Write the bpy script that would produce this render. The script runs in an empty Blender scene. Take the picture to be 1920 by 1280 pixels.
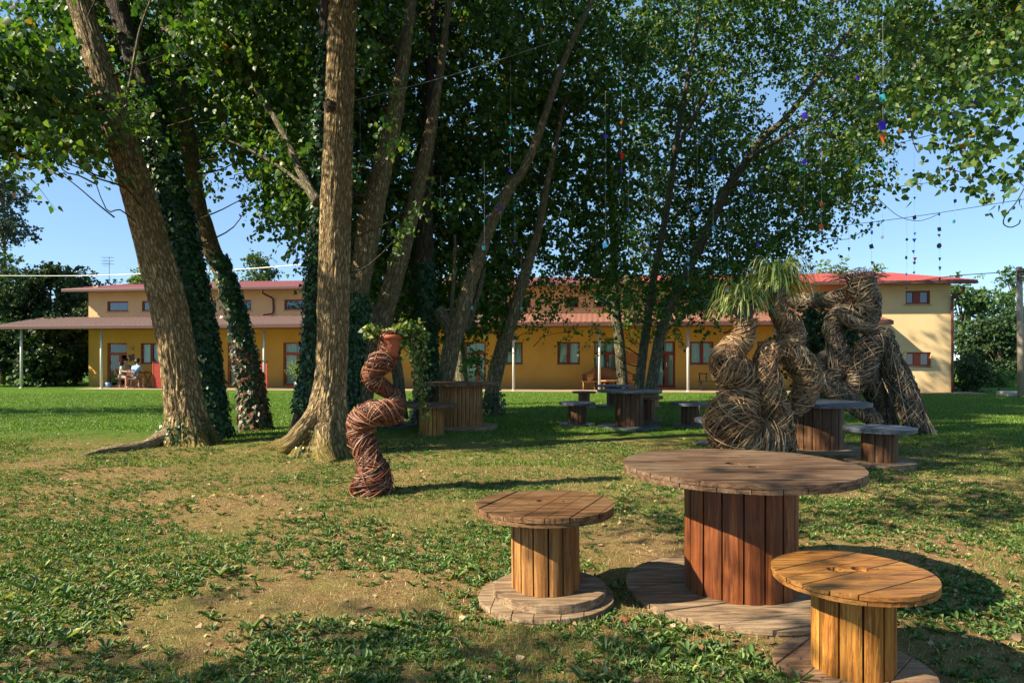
import bpy, math, random
import numpy as np
from mathutils import Vector
random.seed(7); rng = np.random.default_rng(7)
SC = bpy.context.scene; COL = SC.collection
PI = math.pi; R = math.radians
# ------------------------------------------------------------------ camera, sky, sun, exposure
H = 1.355; F = 1280.0; HOR = 673.0
cd = bpy.data.cameras.new("camera"); cam = bpy.data.objects.new("camera", cd); COL.objects.link(cam)
cam.location = (0, 0, H); cam.rotation_euler = (R(90), 0, 0)
cd.lens = 24; cd.sensor_width = 36; cd.shift_y = 33 / 1920; cd.clip_end = 2000; cd.clip_start = .05
SC.camera = cam
AZ, EL = R(70), R(36)                       # sun: from the left, a little behind the camera
TOSUN = Vector((-math.sin(AZ) * math.cos(EL), -math.cos(AZ) * math.cos(EL), math.sin(EL)))
w = bpy.data.worlds.new("World"); SC.world = w; w.use_nodes = True
sky = w.node_tree.nodes.new('ShaderNodeTexSky'); sky.sky_type = 'NISHITA'; sky.sun_disc = False
sky.sun_elevation = EL; sky.sun_rotation = R(250); sky.ozone_density = 2.5; sky.dust_density = 0.; sky.air_density = .75
mx = w.node_tree.nodes.new('ShaderNodeMix'); mx.data_type = 'RGBA'; mx.inputs[0].default_value = .5; mx.inputs[7].default_value = (1.35, 2.5, 3.9, 1)   # flat blue mixed into the sky texture to even out its gradient
w.node_tree.links.new(sky.outputs[0], mx.inputs[6]); w.node_tree.links.new(mx.outputs[2], w.node_tree.nodes['Background'].inputs[0])
w.node_tree.nodes['Background'].inputs[1].default_value = .095
sl = bpy.data.lights.new("sun", 'SUN'); sl.energy = 5.0; sl.angle = R(.6); sl.color = (1, .86, .66)
so = bpy.data.objects.new("sun", sl); COL.objects.link(so); so.rotation_euler = (-TOSUN).to_track_quat('-Z', 'Y').to_euler()
SC.view_settings.view_transform = 'Standard'; SC.view_settings.look = 'None'
SC.view_settings.exposure = 1.32; SC.view_settings.gamma = 1; SC.view_settings.use_curve_mapping = False
SC.cycles.max_bounces = 6; SC.cycles.diffuse_bounces = 3; SC.cycles.transparent_max_bounces = 8
SC.cycles.transmission_bounces = 4; SC.cycles.glossy_bounces = 3; SC.cycles.caustics_reflective = False; SC.cycles.caustics_refractive = False

def W(px, py, Y): return Vector(((px - 960) / F * Y, Y, H - (py - HOR) / F * Y))
def G(px, py): Y = H * F / (py - HOR); return Vector(((px - 960) / F * Y, Y, 0))

# ------------------------------------------------------------------ materials
def lin(c):
    return tuple((x / 255 / 12.92) if x / 255 <= .04045 else ((x / 255 + .055) / 1.055) ** 2.4 for x in c) + (1,)
class NT:
    def __init__(s, name):
        s.m = bpy.data.materials.new(name); s.m.use_nodes = True; s.t = s.m.node_tree
        s.b = s.t.nodes['Principled BSDF']; s.out = s.t.nodes['Material Output']
    def n(s, ty, ins=None, **kw):
        x = s.t.nodes.new('ShaderNode' + ty)
        for k, v in kw.items(): setattr(x, k, v)
        for k, v in (ins or {}).items():
            if hasattr(v, 'is_output'): s.t.links.new(v, x.inputs[k])
            else: x.inputs[k].default_value = v
        return x
    def l(s, a, b): s.t.links.new(a, b)
    def coord(s, scale=(1, 1, 1), kind='Object', attr=None, rot=(0, 0, 0)):
        c = s.n('Attribute', attribute_name=attr).outputs['Vector'] if attr else s.n('TexCoord').outputs[kind]
        return s.n('Mapping', {'Vector': c, 'Scale': scale, 'Rotation': rot}).outputs[0]
    def noise(s, vec, scale, detail=4, rough=.6, dist=0):
        return s.n('TexNoise', {'Vector': vec, 'Scale': scale, 'Detail': detail, 'Roughness': rough, 'Distortion': dist}).outputs['Fac']
    def ramp(s, fac, stops):
        r = s.n('ValToRGB', {'Fac': fac}); e = r.color_ramp.elements
        while len(e) < len(stops): e.new(.5)
        for i, (p, c) in enumerate(stops): e[i].position = p; e[i].color = c if len(c) == 4 else tuple(c) + (1,)
        return r.outputs['Color']
    def mix(s, fac, a, b, mode='MIX'):
        x = s.n('Mix', data_type='RGBA', blend_type=mode)
        for k, v in ((0, fac), (6, a), (7, b)):
            if hasattr(v, 'is_output'): s.l(v, x.inputs[k])
            else: x.inputs[k].default_value = v
        return x.outputs[2]
    def math(s, op, a, b=0.):
        return s.n('Math', {0: a, 1: b}, operation=op).outputs[0]
    def island(s): return s.n('NewGeometry').outputs['Random Per Island']
    def bump(s, h, strength=.5, dist=.02):
        s.l(s.n('Bump', {'Height': h, 'Strength': strength, 'Distance': dist}).outputs[0], s.b.inputs['Normal'])
    def base(s, c, rough=.7, spec=.3):
        if hasattr(c, 'is_output'): s.l(c, s.b.inputs['Base Color'])
        else: s.b.inputs['Base Color'].default_value = c
        s.b.inputs['Roughness'].default_value = rough; s.b.inputs['Specular IOR Level'].default_value = spec
        return s.m
def plain(name, c, rough=.6, metal=0, spec=.4, var=.12, scale=8):
    m = NT(name); c = tuple(c) + (1,) if len(c) == 3 else c
    f = m.noise(m.coord(), scale, 5)
    col = m.mix(f, tuple(x * (1 - var * 2) for x in c[:3]) + (1,), tuple(min(1, x * (1 + var * 2)) for x in c[:3]) + (1,))
    m.base(col, rough, spec); m.b.inputs['Metallic'].default_value = metal; m.bump(f, .15, .005)
    return m.m
def leaf_mat(name, stops, transl=.35, rough=.45, spec=.4):
    m = NT(name)
    c = m.ramp(m.island(), stops)
    m.base(c, rough, spec)
    tr = m.n('BsdfTranslucent', {'Color': m.mix(1., c, (1.6, 1.7, .6, 1), 'MULTIPLY')})
    ms = m.n('MixShader', {0: transl, 1: m.b.outputs[0], 2: tr.outputs[0]})
    m.l(ms.outputs[0], m.out.inputs['Surface'])
    return m.m
def wood_mat(name, a, b, axis=0, gray=None, rough=.6, grain=1., varn=.3, spec=.35):
    """plank wood, grain along one object axis; each plank (mesh island) its own tint"""
    m = NT(name)
    sc = [26, 26, 26]; sc[axis] = 1.6
    isl = m.island(); off = m.n('CombineXYZ', {0: m.math('MULTIPLY', isl, 13.), 1: m.math('MULTIPLY', isl, 7.), 2: m.math('MULTIPLY', isl, 5.)}).outputs[0]
    v = m.n('VectorMath', {0: m.n('TexCoord').outputs['Object'], 1: off}, operation='ADD').outputs[0]
    mp = m.n('Mapping', {'Vector': v, 'Scale': sc}).outputs[0]
    g = m.noise(mp, 1.1 * grain, 8, .75, 1.0)
    sc2 = [2.5, 2.5, 2.5]; sc2[axis] = .8
    g2 = m.noise(m.n('Mapping', {'Vector': v, 'Scale': sc2}).outputs[0], 2., 3)
    col = m.ramp(g, [(.38, tuple(x * .45 for x in a[:3]) + (1,)), (.47, a), (.55, tuple((x + y) / 2 for x, y in zip(a, b))), (.66, b)])
    col = m.mix(m.math('MULTIPLY', isl, varn * 1.6), col, tuple(x * .55 for x in a[:3]) + (1,))
    if gray:
        col = m.mix(m.math('MULTIPLY', m.ramp(g2, [(.4, (0, 0, 0, 1)), (.62, (1, 1, 1, 1))]), m.ramp(g, [(.4, (.15, .15, .15, 1)), (.55, (.85, .85, .85, 1))])), col, gray)
    # knots
    sck = [3.2, 3.2, 3.2]; sck[axis] = 1.4
    vk = m.n('TexVoronoi', {'Vector': m.n('Mapping', {'Vector': v, 'Scale': sck}).outputs[0], 'Scale': 1.4}, feature='F1').outputs['Distance']
    kn = m.ramp(vk, [(.06, (1, 1, 1, 1)), (.13, (0, 0, 0, 1))])
    col = m.mix(kn, col, tuple(x * .3 for x in a[:3]) + (1,))
    scf = [34, 34, 34]; scf[axis] = 1.3
    fine = m.noise(m.n('Mapping', {'Vector': v, 'Scale': scf}).outputs[0], 2.2, 5, .8)
    col = m.mix(m.ramp(fine, [(.38, (.85, .85, .85, 1)), (.47, (0, 0, 0, 1))]), col, tuple(x * .35 for x in a[:3]) + (1,))
    st = m.noise(v, 5.5, 6, .7)
    col = m.mix(m.ramp(st, [(.55, (0, 0, 0, 1)), (.68, (.6, .6, .6, 1))]), col, tuple(x * .6 for x in a[:3]) + (1,))
    m.base(col, rough, spec)
    m.bump(m.math('ADD', g, m.math('MULTIPLY', fine, .8)), .7, .005)
    return m.m
def bark_mat(name, dark, mid, light, scale=1., moss=None, mossz=1.2, bstr=1.):
    m = NT(name)
    v = m.coord((11 * scale, 11 * scale, 2.6 * scale), attr='bark')
    n1 = m.noise(v, 2.2, 6, .65, .6)
    vo = m.n('TexVoronoi', {'Vector': m.n('VectorMath', {0: v, 1: m.n('TexNoise', {'Vector': v, 'Scale': 2.}).outputs['Color']}, operation='ADD').outputs[0], 'Scale': 2.0}, feature='DISTANCE_TO_EDGE').outputs['Distance']
    h = m.math('ADD', m.math('MULTIPLY', m.math('MINIMUM', vo, .35), 1.6), m.math('MULTIPLY', n1, .6))
    col = m.ramp(h, [(.22, dark), (.5, mid), (.85, light)])
    big = m.noise(m.coord((1, 1, .6), attr='bark'), 2.4, 4)
    col = m.mix(m.ramp(big, [(.4, (0, 0, 0, 1)), (.7, (.55, .55, .55, 1))]), col, tuple(x * .55 for x in mid[:3]) + (1,))
    if moss:
        z = m.n('SeparateXYZ', {0: m.n('NewGeometry').outputs['Position']}).outputs[2]
        k = m.math('ADD', m.math('MULTIPLY', m.math('SUBTRACT', 1., m.math('DIVIDE', z, mossz)), .55), m.math('MULTIPLY', m.noise(m.coord((1, 1, 1), attr='bark'), 6., 6), .75))
        col = m.mix(m.ramp(k, [(.68, (0, 0, 0, 1)), (.85, (.75, .75, .75, 1))]), col, moss)
    m.base(col, .85, .2); m.bump(m.math('ADD', h, m.math('MULTIPLY', m.noise(m.coord((40, 40, 14), attr='bark'), 1.5, 4, .7), .5)), 1. * bstr, .05)
    return m.m

M = {}
M['bark'] = bark_mat('bark_poplar', (.055, .035, .015, 1), (.27, .19, .09, 1), (.54, .42, .23, 1), moss=(.15, .12, .02, 1), mossz=.9)
M['root'] = bark_mat('bark_root', (.16, .11, .06, 1), (.38, .28, .16, 1), (.58, .46, .29, 1), 1.6)
M['bark_plain'] = bark_mat('bark_grey', (.055, .042, .02, 1), (.20, .155, .08, 1), (.38, .31, .175, 1), 1.0)
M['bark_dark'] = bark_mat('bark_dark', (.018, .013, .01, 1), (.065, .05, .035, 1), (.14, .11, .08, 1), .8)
M['bark_far'] = bark_mat('bark_far', (.045, .04, .025, 1), (.15, .135, .08, 1), (.27, .24, .15, 1), .9)
M['branch'] = bark_mat('bark_branch', (.04, .032, .02, 1), (.11, .085, .05, 1), (.2, .16, .1, 1), 2.)
g_ = lambda r, g, b: (r, g, b, 1)
M['leaf'] = leaf_mat('leaf_poplar', [(0, g_(.022, .062, .012)), (.5, g_(.045, .112, .018)), (.85, g_(.095, .18, .028)), (.985, g_(.2, .26, .05)), (1, g_(.34, .16, .04))], .38)
M['leaf_bright'] = leaf_mat('leaf_bright', [(0, g_(.06, .16, .02)), (1, g_(.12, .26, .035))], .45)
M['ivy'] = leaf_mat('leaf_ivy', [(0, g_(.010, .04, .014)), (.7, g_(.022, .075, .022)), (1, g_(.06, .12, .03))], .15, .35)
M['ivy_red'] = leaf_mat('leaf_ivy_red', [(0, g_(.016, .05, .014)), (.45, g_(.03, .08, .02)), (.62, g_(.14, .06, .03)), (1, g_(.24, .1, .05))], .15, .45)
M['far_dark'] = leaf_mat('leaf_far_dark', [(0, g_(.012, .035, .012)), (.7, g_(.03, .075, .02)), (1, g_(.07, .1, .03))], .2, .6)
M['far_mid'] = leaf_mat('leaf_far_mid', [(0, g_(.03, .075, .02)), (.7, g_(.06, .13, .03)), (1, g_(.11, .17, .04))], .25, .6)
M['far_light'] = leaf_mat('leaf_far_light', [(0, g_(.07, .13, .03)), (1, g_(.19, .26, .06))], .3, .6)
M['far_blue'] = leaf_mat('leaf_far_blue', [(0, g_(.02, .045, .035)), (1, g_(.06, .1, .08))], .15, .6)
M['vine'] = leaf_mat('leaf_vine', [(0, g_(.04, .09, .015)), (.6, g_(.10, .17, .03)), (1, g_(.38, .36, .1))], .25)
M['weed'] = leaf_mat('leaf_weed', [(0, g_(.03, .08, .018)), (.6, g_(.085, .17, .035)), (.9, g_(.2, .28, .08)), (1, g_(.4, .38, .15))], .25, .5)
M['grass'] = leaf_mat('leaf_grass', [(0, g_(.05, .115, .014)), (.6, g_(.10, .19, .022)), (1, g_(.24, .29, .05))], .25, .5)
M['fallen'] = leaf_mat('leaf_fallen', [(0, g_(.16, .09, .04)), (.5, g_(.30, .2, .1)), (.8, g_(.45, .34, .2)), (.93, g_(.5, .4, .1)), (1, g_(.3, .07, .04))], .1, .7)
M['twigdry'] = plain('dry_twig', (.2, .13, .08), .8)
M['spider'] = leaf_mat('leaf_spider', [(0, g_(.07, .13, .03)), (.5, g_(.18, .25, .07)), (.85, g_(.36, .38, .14)), (1, g_(.55, .46, .25))], .25, .4)
M['bush'] = leaf_mat('leaf_bush', [(0, g_(.12, .22, .04)), (1, g_(.28, .36, .1))], .3)

# ------------------------------------------------------------------ numpy noise
_perm = rng.random((64, 64, 64))
def vnoise(P):
    P = np.asarray(P, float); i = np.floor(P).astype(int); f = P - i; f = f * f * (3 - 2 * f)
    i &= 63; j = (i + 1) & 63; r = 0
    for a in (0, 1):
        for b in (0, 1):
            for c in (0, 1):
                wgt = (f[..., 0] if a else 1 - f[..., 0]) * (f[..., 1] if b else 1 - f[..., 1]) * (f[..., 2] if c else 1 - f[..., 2])
                r = r + wgt * _perm[(j if a else i)[..., 0], (j if b else i)[..., 1], (j if c else i)[..., 2]]
    return r
def fbm(P, o=4):
    s, a, t = 0, .5, 0
    for k in range(o): s = s + a * vnoise(P); t += a; a *= .5; P = P * 2.03 + 11.3
    return s / t

# ------------------------------------------------------------------ object helpers
def tag(o, label=None, cat=None, group=None, kind=None):
    if label: o['label'] = label
    if cat: o['category'] = cat
    if group: o['group'] = group
    if kind or cat: o['kind'] = kind or 'thing'
    return o
def thing(name, label, cat, loc=(0, 0, 0), rotz=0., group=None, parent=None):
    o = bpy.data.objects.new(name, None); COL.objects.link(o); o.location = loc; o.rotation_euler = (0, 0, rotz)
    o.empty_display_size = .2
    return tag(o, label, cat, group)
def link(name, me, mat, parent=None, loc=None, rotz=0.):
    o = bpy.data.objects.new(name, me); COL.objects.link(o)
    if mat is not None:
        for m in (mat if isinstance(mat, (list, tuple)) else [mat]): me.materials.append(m)
    if parent is not None: o.parent = parent
    if loc is not None: o.location = loc
    o.rotation_euler = (0, 0, rotz)
    return o
def npmesh(name, V, faces_list, smooth=True, attrs=None):
    """faces_list: list of int arrays (n,k)"""
    me = bpy.data.meshes.new(name); V = np.asarray(V, np.float32)
    me.vertices.add(len(V)); me.vertices.foreach_set('co', V.ravel())
    faces_list = [np.asarray(f) for f in faces_list if len(f)]
    tot = np.concatenate([np.full(len(f), f.shape[1]) for f in faces_list]); idx = np.concatenate([f.ravel() for f in faces_list])
    st = np.concatenate([[0], np.cumsum(tot)[:-1]])
    me.loops.add(len(idx)); me.loops.foreach_set('vertex_index', idx.astype(np.int32))
    me.polygons.add(len(tot)); me.polygons.foreach_set('loop_start', st.astype(np.int32)); me.polygons.foreach_set('loop_total', tot.astype(np.int32))
    me.polygons.foreach_set('use_smooth', np.full(len(tot), smooth))
    for k, a in (attrs or {}).items():
        at = me.attributes.new(k, 'FLOAT_VECTOR', 'POINT'); at.data.foreach_set('vector', np.asarray(a, np.float32).ravel())
    me.update(); me.validate(); return me
class MB:
    def __init__(s): s.v = []; s.q = []; s.t = []; s.n = 0; s.poly = []; s.at = []
    def add(s, V, q=None, t=None, at=None):
        V = np.asarray(V, float); s.v.append(V)
        if q is not None and len(q): s.q.append(np.asarray(q) + s.n)
        if t is not None and len(t): s.t.append(np.asarray(t) + s.n)
        s.at.append(at if at is not None else V); s.n += len(V)
    def box(s, x0, x1, y0, y1, z0, z1):
        V = [(x, y, z) for z in (z0, z1) for y in (y0, y1) for x in (x0, x1)]
        s.add(V, [(0, 2, 3, 1), (4, 5, 7, 6), (0, 1, 5, 4), (2, 6, 7, 3), (0, 4, 6, 2), (1, 3, 7, 5)])
    def hexa(s, pts):   # 8 pts bottom 4 then top 4, both ccw
        s.add(pts, [(0, 3, 2, 1), (4, 5, 6, 7), (0, 1, 5, 4), (1, 2, 6, 5), (2, 3, 7, 6), (3, 0, 4, 7)])
    def prism(s, poly, z0, z1):
        n = len(poly); V = [(x, y, z0) for x, y in poly] + [(x, y, z1) for x, y in poly]
        s.add(V, [(i, (i + 1) % n, n + (i + 1) % n, n + i) for i in range(n)])
        s.poly.append([s.n - 2 * n + i for i in reversed(range(n))]); s.poly.append([s.n - n + i for i in range(n)])
    def tube(s, pts, rad, sides=8, cap=True, disp=None, attr_off=0.):
        P = np.asarray([tuple(p) for p in pts], float); n = len(P); rad = np.broadcast_to(np.asarray(rad, float), (n,))
        T, N, B = frames(P); a = np.linspace(0, 2 * PI, sides, endpoint=False)
        rr = np.repeat(rad[:, None], sides, 1)
        L = np.concatenate([[0], np.cumsum(np.linalg.norm(np.diff(P, axis=0), axis=1))])
        if disp is not None: rr = rr * disp(a[None, :], L[:, None], rad[:, None])
        V = P[:, None] + rr[..., None] * (np.cos(a)[None, :, None] * N[:, None] + np.sin(a)[None, :, None] * B[:, None])
        rm = float(np.mean(rad))
        at = np.stack([np.broadcast_to(np.cos(a) * rm, (n, sides)), np.broadcast_to(np.sin(a) * rm, (n, sides)), np.broadcast_to(L[:, None] + attr_off, (n, sides))], -1).reshape(-1, 3)
        i = np.arange(n - 1)[:, None] * sides; j = np.arange(sides)[None]; k = (j + 1) % sides
        q = np.stack([i + j, i + k, i + sides + k, i + sides + j], -1).reshape(-1, 4)
        base = s.n
        s.add(V.reshape(-1, 3), q, at=at)
        if cap:
            s.poly.append([base + x for x in reversed(range(sides))]); s.poly.append([base + (n - 1) * sides + x for x in range(sides)])
    def build(s, name, mat, parent=None, smooth=False, off=None, attr=None, bevel=0, loc=None, rotz=0.):
        V = np.concatenate(s.v);
        if off is not None: V = V - np.asarray(tuple(off))
        fl = []
        if s.q: fl.append(np.concatenate(s.q))
        if s.t: fl.append(np.concatenate(s.t))
        by = {}
        for p in s.poly: by.setdefault(len(p), []).append(p)
        fl += [np.array(v) for v in by.values()]
        me = npmesh(name, V, fl, smooth, {attr: np.concatenate(s.at)} if attr else None)
        o = link(name, me, mat, parent, loc, rotz)
        if bevel:
            b = o.modifiers.new('bevel', 'BEVEL'); b.width = bevel; b.segments = 2; b.limit_method = 'ANGLE'; b.angle_limit = R(40)
        return o
def frames(P):
    T = np.gradient(P, axis=0); T /= np.linalg.norm(T, axis=1)[:, None] + 1e-9
    up = np.array([0, 0, 1.]) if abs(T[0][2]) < .8 else np.array([0, 1., 0])
    N = np.zeros_like(P); n = np.cross(np.cross(T[0], up), T[0]); n /= np.linalg.norm(n); N[0] = n
    for i in range(1, len(P)):
        n = n - T[i] * np.dot(n, T[i]); n /= np.linalg.norm(n) + 1e-9; N[i] = n
    return T, N, np.cross(T, N)
def spline(pts, m):
    """Catmull-Rom through rows (any width), m samples"""
    P = np.asarray([tuple(p) for p in pts], float); P = np.vstack([2 * P[0] - P[1], P, 2 * P[-1] - P[-2]])
    k = len(P) - 3; t = np.linspace(0, k - 1e-6, m); i = np.floor(t).astype(int); f = (t - i)[:, None]
    a, b, c, d = P[i], P[i + 1], P[i + 2], P[i + 3]
    return .5 * ((2 * b) + (c - a) * f + (2 * a - 5 * b + 4 * c - d) * f ** 2 + (3 * b - a - 3 * c + d) * f ** 3)
def nrm(v): return v / (np.linalg.norm(v, axis=-1, keepdims=True) + 1e-9)
# leaf templates: (verts, quads)
POPLAR = (np.array([(0, 0, 0), (.12, .40, .1), (.42, .44, .06), (1, 0, -.08), (.42, -.44, .06), (.12, -.40, .1)]), np.array([(0, 3, 2, 1), (0, 5, 4, 3)]))
IVY = (np.array([(0, 0, 0), (.1, .5, .05), (.5, .35, .0), (1, 0, .05), (.5, -.35, .0), (.1, -.5, .05)]), np.array([(0, 3, 2, 1), (0, 5, 4, 3)]))
LONG = (np.array([(0, 0, 0), (.3, .10, .12), (.7, .16, .15), (1, 0, .0), (.7, -.16, .15), (.3, -.10, .12)]), np.array([(0, 3, 2, 1), (0, 5, 4, 3)]))
def leaves(P, D, U, S, tmpl):
    """mesh arrays of leaves at P, tip direction D, approx normal U, size S"""
    X = nrm(D); Z = nrm(U - X * np.sum(U * X, -1, keepdims=True)); Y = np.cross(Z, X)
    tv, tq = tmpl
    V = P[:, None] + S[:, None, None] * (tv[None, :, 0, None] * X[:, None] + tv[None, :, 1, None] * Y[:, None] + tv[None, :, 2, None] * Z[:, None])
    q = (np.arange(len(P))[:, None, None] * len(tv) + tq[None]).reshape(-1, 4)
    return V.reshape(-1, 3), q
def rdir(n): return nrm(rng.normal(size=(n, 3)))
def twig_leaves(C, rad, ntw, nl=15, tl=.55, size=.075, droop=.35, tubes=None, hang=.9):
    """leaves on drooping twigs inside an ellipsoid"""
    C = np.asarray(tuple(C)); rad = np.asarray(rad)
    d = rdir(ntw) * rng.random((ntw, 1)) ** .45
    B = C + d * rad
    td = rdir(ntw); td[:, 2] *= .45; td = nrm(td + .5 * d)
    L = tl * rng.uniform(.5, 1.2, ntw)
    t = np.linspace(.05, 1, nl)[None, :, None] + rng.uniform(-.04, .04, (ntw, nl, 1))
    pts = B[:, None] + td[:, None] * (L[:, None, None] * t); pts[..., 2] -= (droop * L[:, None] * t[..., 0] ** 2)
    if tubes is not None:
        for k in range(0, ntw, 3): tubes.append((B[k] - d[k] * rad * .25, B[k], pts[k, nl // 2], pts[k, -1]))
    P = (pts + rng.normal(size=pts.shape) * .045).reshape(-1, 3); n = len(P)
    D = rdir(n) * .8; D[:, 2] -= hang
    U = rdir(n)
    return P, D, U, size * rng.uniform(.6, 1.25, n)

# ------------------------------------------------------------------ trees of the grove
def px_path(rows, Y, lean=0., foot=None):
    """rows (px,py,width px) -> world path and radii; Y grows with `lean` metres over the height"""
    out = []
    y0 = rows[0][1]; y1 = rows[-1][1]
    for px, py, wd in rows:
        k = (y0 - py) / (y0 - y1 + 1e-6); YY = Y + lean * k
        p = W(px, py, YY); out.append((p.x, p.y, p.z, wd / 2 / F * YY))
    return out
TREES = {}
def trunk(name_label, rows, Y, mat, lean=0., ws=1., ridge=0., rings=140, sides=40, flare=.0, lobes=5, rough=.1, root=None, group='poplar trees of the grove', key=None):
    rows = [(a, b, c * ws) for a, b, c in rows]; path = px_path(rows, Y, lean); path[0] = (path[0][0], path[0][1], -.12, path[0][3])
    S = spline(path, rings); r = np.clip(S[:, 3], .01, 3)
    ph = rng.uniform(0, 6, 3)
    def disp(a, L, rad):
        near = np.exp(-L / .45)
        lob = flare * near * (np.cos(lobes * a + ph[0]) * .5 + .5 * np.cos(3 * a + ph[1]) * .6)
        c, s_ = np.cos(a) + 0 * L, np.sin(a) + 0 * L
        n1 = fbm(np.stack([c * 4 + 9, s_ * 4 + 9, L * 1.1 + 0 * a + ph[2]], -1), 3) - .5
        n2 = np.abs(vnoise(np.stack([c * 13 + 30, s_ * 13 + 30, L * 3.2 + 0 * a], -1)) - .5) * 2
        n3 = vnoise(np.stack([c * 1.4 + 50, s_ * 1.4 + 50, L * .8 + 0 * a], -1)) - .5
        if ridge:
            wv = vnoise(np.stack([c * 2 + 70, s_ * 2 + 70, L * 2.5 + 0 * a], -1)) * 1.6
            q1 = np.abs(vnoise(np.stack([c * 9 + 80 + wv, s_ * 9 + 80 + wv, L * 2.6 + 0 * a], -1)) - .5) * 2
            q2 = np.abs(vnoise(np.stack([c * 17 + 20 + wv, s_ * 17 + 20, L * 5.5 + 0 * a], -1)) - .5) * 2
            lob = lob + ridge * (np.minimum(q1, .45) * 1.5 + np.minimum(q2, .5) * .7 - .45)
        return 1 + lob + rough * .8 * n1 + rough * 1.1 * (n2 - .5) + .22 * n3
    o = thing('poplar_tree', name_label, 'tree', (path[0][0], path[0][1], 0), group=group)
    mb = MB(); mb.tube(S[:, :3], r, sides, disp=disp)
    mb.build('trunk', mat, o, True, o.location, 'bark')
    TREES[key] = dict(o=o, S=S, Y=Y, leaf=[], tubes=[], limbs=[])
    return TREES[key]
def limb(key, rows, Y, lean=0., mat=None, sides=12, rings=40):
    t = TREES[key]; path = px_path(rows, Y, lean); S = spline(path, rings); mb = MB()
    ph = rng.uniform(0, 9)
    mb.tube(S[:, :3], np.clip(S[:, 3], .006, 2), sides, disp=lambda a, L, rad: 1 + .25 * (fbm(np.stack([np.cos(a) * 3 + 9 + 0 * L, np.sin(a) * 3 + 9 + 0 * L, L * 3 + ph + 0 * a], -1), 3) - .5))
    mb.build('limb', mat or M['bark_far'], t['o'], True, t['o'].location, 'bark')

trunk('large leaning poplar at left with pale furrowed bark and a long exposed root',
      [(352, 838, 150), (350, 815, 112), (345, 770, 86), (338, 720, 78), (328, 640, 76), (314, 560, 74), (298, 500, 70), (282, 440, 66), (262, 370, 64), (238, 290, 62), (212, 215, 60), (192, 150, 56), (168, 70, 50), (146, 0, 48), (110, -110, 46), (60, -260, 40), (20, -420, 26)],
      11.0, M['bark'], .6, rings=520, sides=180, flare=.32, lobes=5, rough=.05, ws=.84, ridge=.10, key='T1')
trunk('ivy covered poplar trunk leaning close behind the large left poplar',
      [(402, 822, 60), (394, 760, 44), (386, 690, 42), (374, 600, 42), (356, 510, 44), (338, 430, 44), (318, 350, 44), (296, 270, 42), (272, 180, 40), (248, 100, 38), (222, 20, 36), (190, -120, 32), (160, -260, 24)],
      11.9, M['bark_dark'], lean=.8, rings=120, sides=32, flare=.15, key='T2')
trunk('slimmer leaning poplar trunk wrapped in green and reddish ivy left of centre',
      [(482, 806, 58), (476, 770, 42), (470, 720, 38), (453, 640, 36), (434, 570, 33), (420, 520, 30), (398, 470, 31), (385, 430, 31), (370, 387, 33), (360, 310, 29), (346, 210, 26), (330, 130, 23), (312, 40, 20), (296, -80, 18), (280, -200, 12)],
      13.2, M['bark_plain'], lean=.6, rings=120, sides=32, flare=.2, key='T3')
trunk('tall straight poplar in the middle with a mossy flared root base',
      [(612, 858, 190), (612, 835, 140), (612, 800, 100), (614, 760, 78), (619, 710, 64), (623, 640, 61), (625, 560, 60), (628, 460, 58), (632, 340, 56), (636, 200, 54), (639, 80, 53), (642, 0, 51), (645, -120, 46), (648, -260, 38), (650, -420, 24)],
      9.8, M['bark'], .3, rings=520, sides=180, flare=.38, lobes=6, rough=.05, ws=.93, ridge=.10, key='T4')
trunk('dark ivy clad poplar trunk hidden just behind the left side of the mossy based poplar',
      [(560, 820, 60), (566, 780, 36), (578, 730, 30), (584, 660, 27), (589, 560, 27), (594, 450, 26), (599, 330, 25), (603, 200, 23), (607, 60, 20), (612, -90, 16)],
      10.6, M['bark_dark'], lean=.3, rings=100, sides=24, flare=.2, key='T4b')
trunk('poplar leaning right with ivy on its lower trunk just right of the mossy based poplar',
      [(650, 800, 46), (653, 760, 30), (661, 680, 26), (668, 610, 30), (674, 540, 36), (684, 480, 40), (694, 417, 43), (706, 360, 40), (720, 300, 36), (735, 235, 32), (746, 170, 28), (760, 80, 24), (776, -40, 18), (790, -150, 12)],
      12.4, M['bark_plain'], lean=.8, rings=120, sides=32, flare=.1, key='T5')
trunk('pale poplar trunk leaning right behind the reddish wicker column',
      [(668, 806, 62), (674, 780, 46), (682, 740, 38), (696, 670, 36), (712, 610, 36), (728, 560, 36), (745, 500, 34), (758, 450, 31), (772, 400, 28), (788, 330, 26), (804, 260, 23), (816, 190, 18), (828, 110, 15), (842, 0, 12), (852, -100, 9)],
      13.4, M['bark_plain'], lean=.8, rings=120, sides=32, flare=.15, key='T6')
limb('T6', [(702, 604, 14), (694, 575, 12), (686, 550, 9), (682, 535, 6)], 13.3)
limb('T6', [(752, 785, 28), (750, 745, 23), (744, 690, 20), (736, 640, 18), (727, 590, 16)], 13.9, rings=60, sides=20)
trunk('dark upright poplar trunk with ivy behind the trailing vine',
      [(797, 785, 60), (798, 745, 40), (800, 690, 38), (799, 640, 37), (796, 560, 37), (795, 480, 34), (797, 400, 28), (799, 330, 24), (802, 240, 19), (806, 150, 16), (812, 40, 12), (816, -60, 8)],
      15.0, M['bark_dark'], lean=.4, rings=120, sides=32, flare=.2, key='T7')
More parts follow.
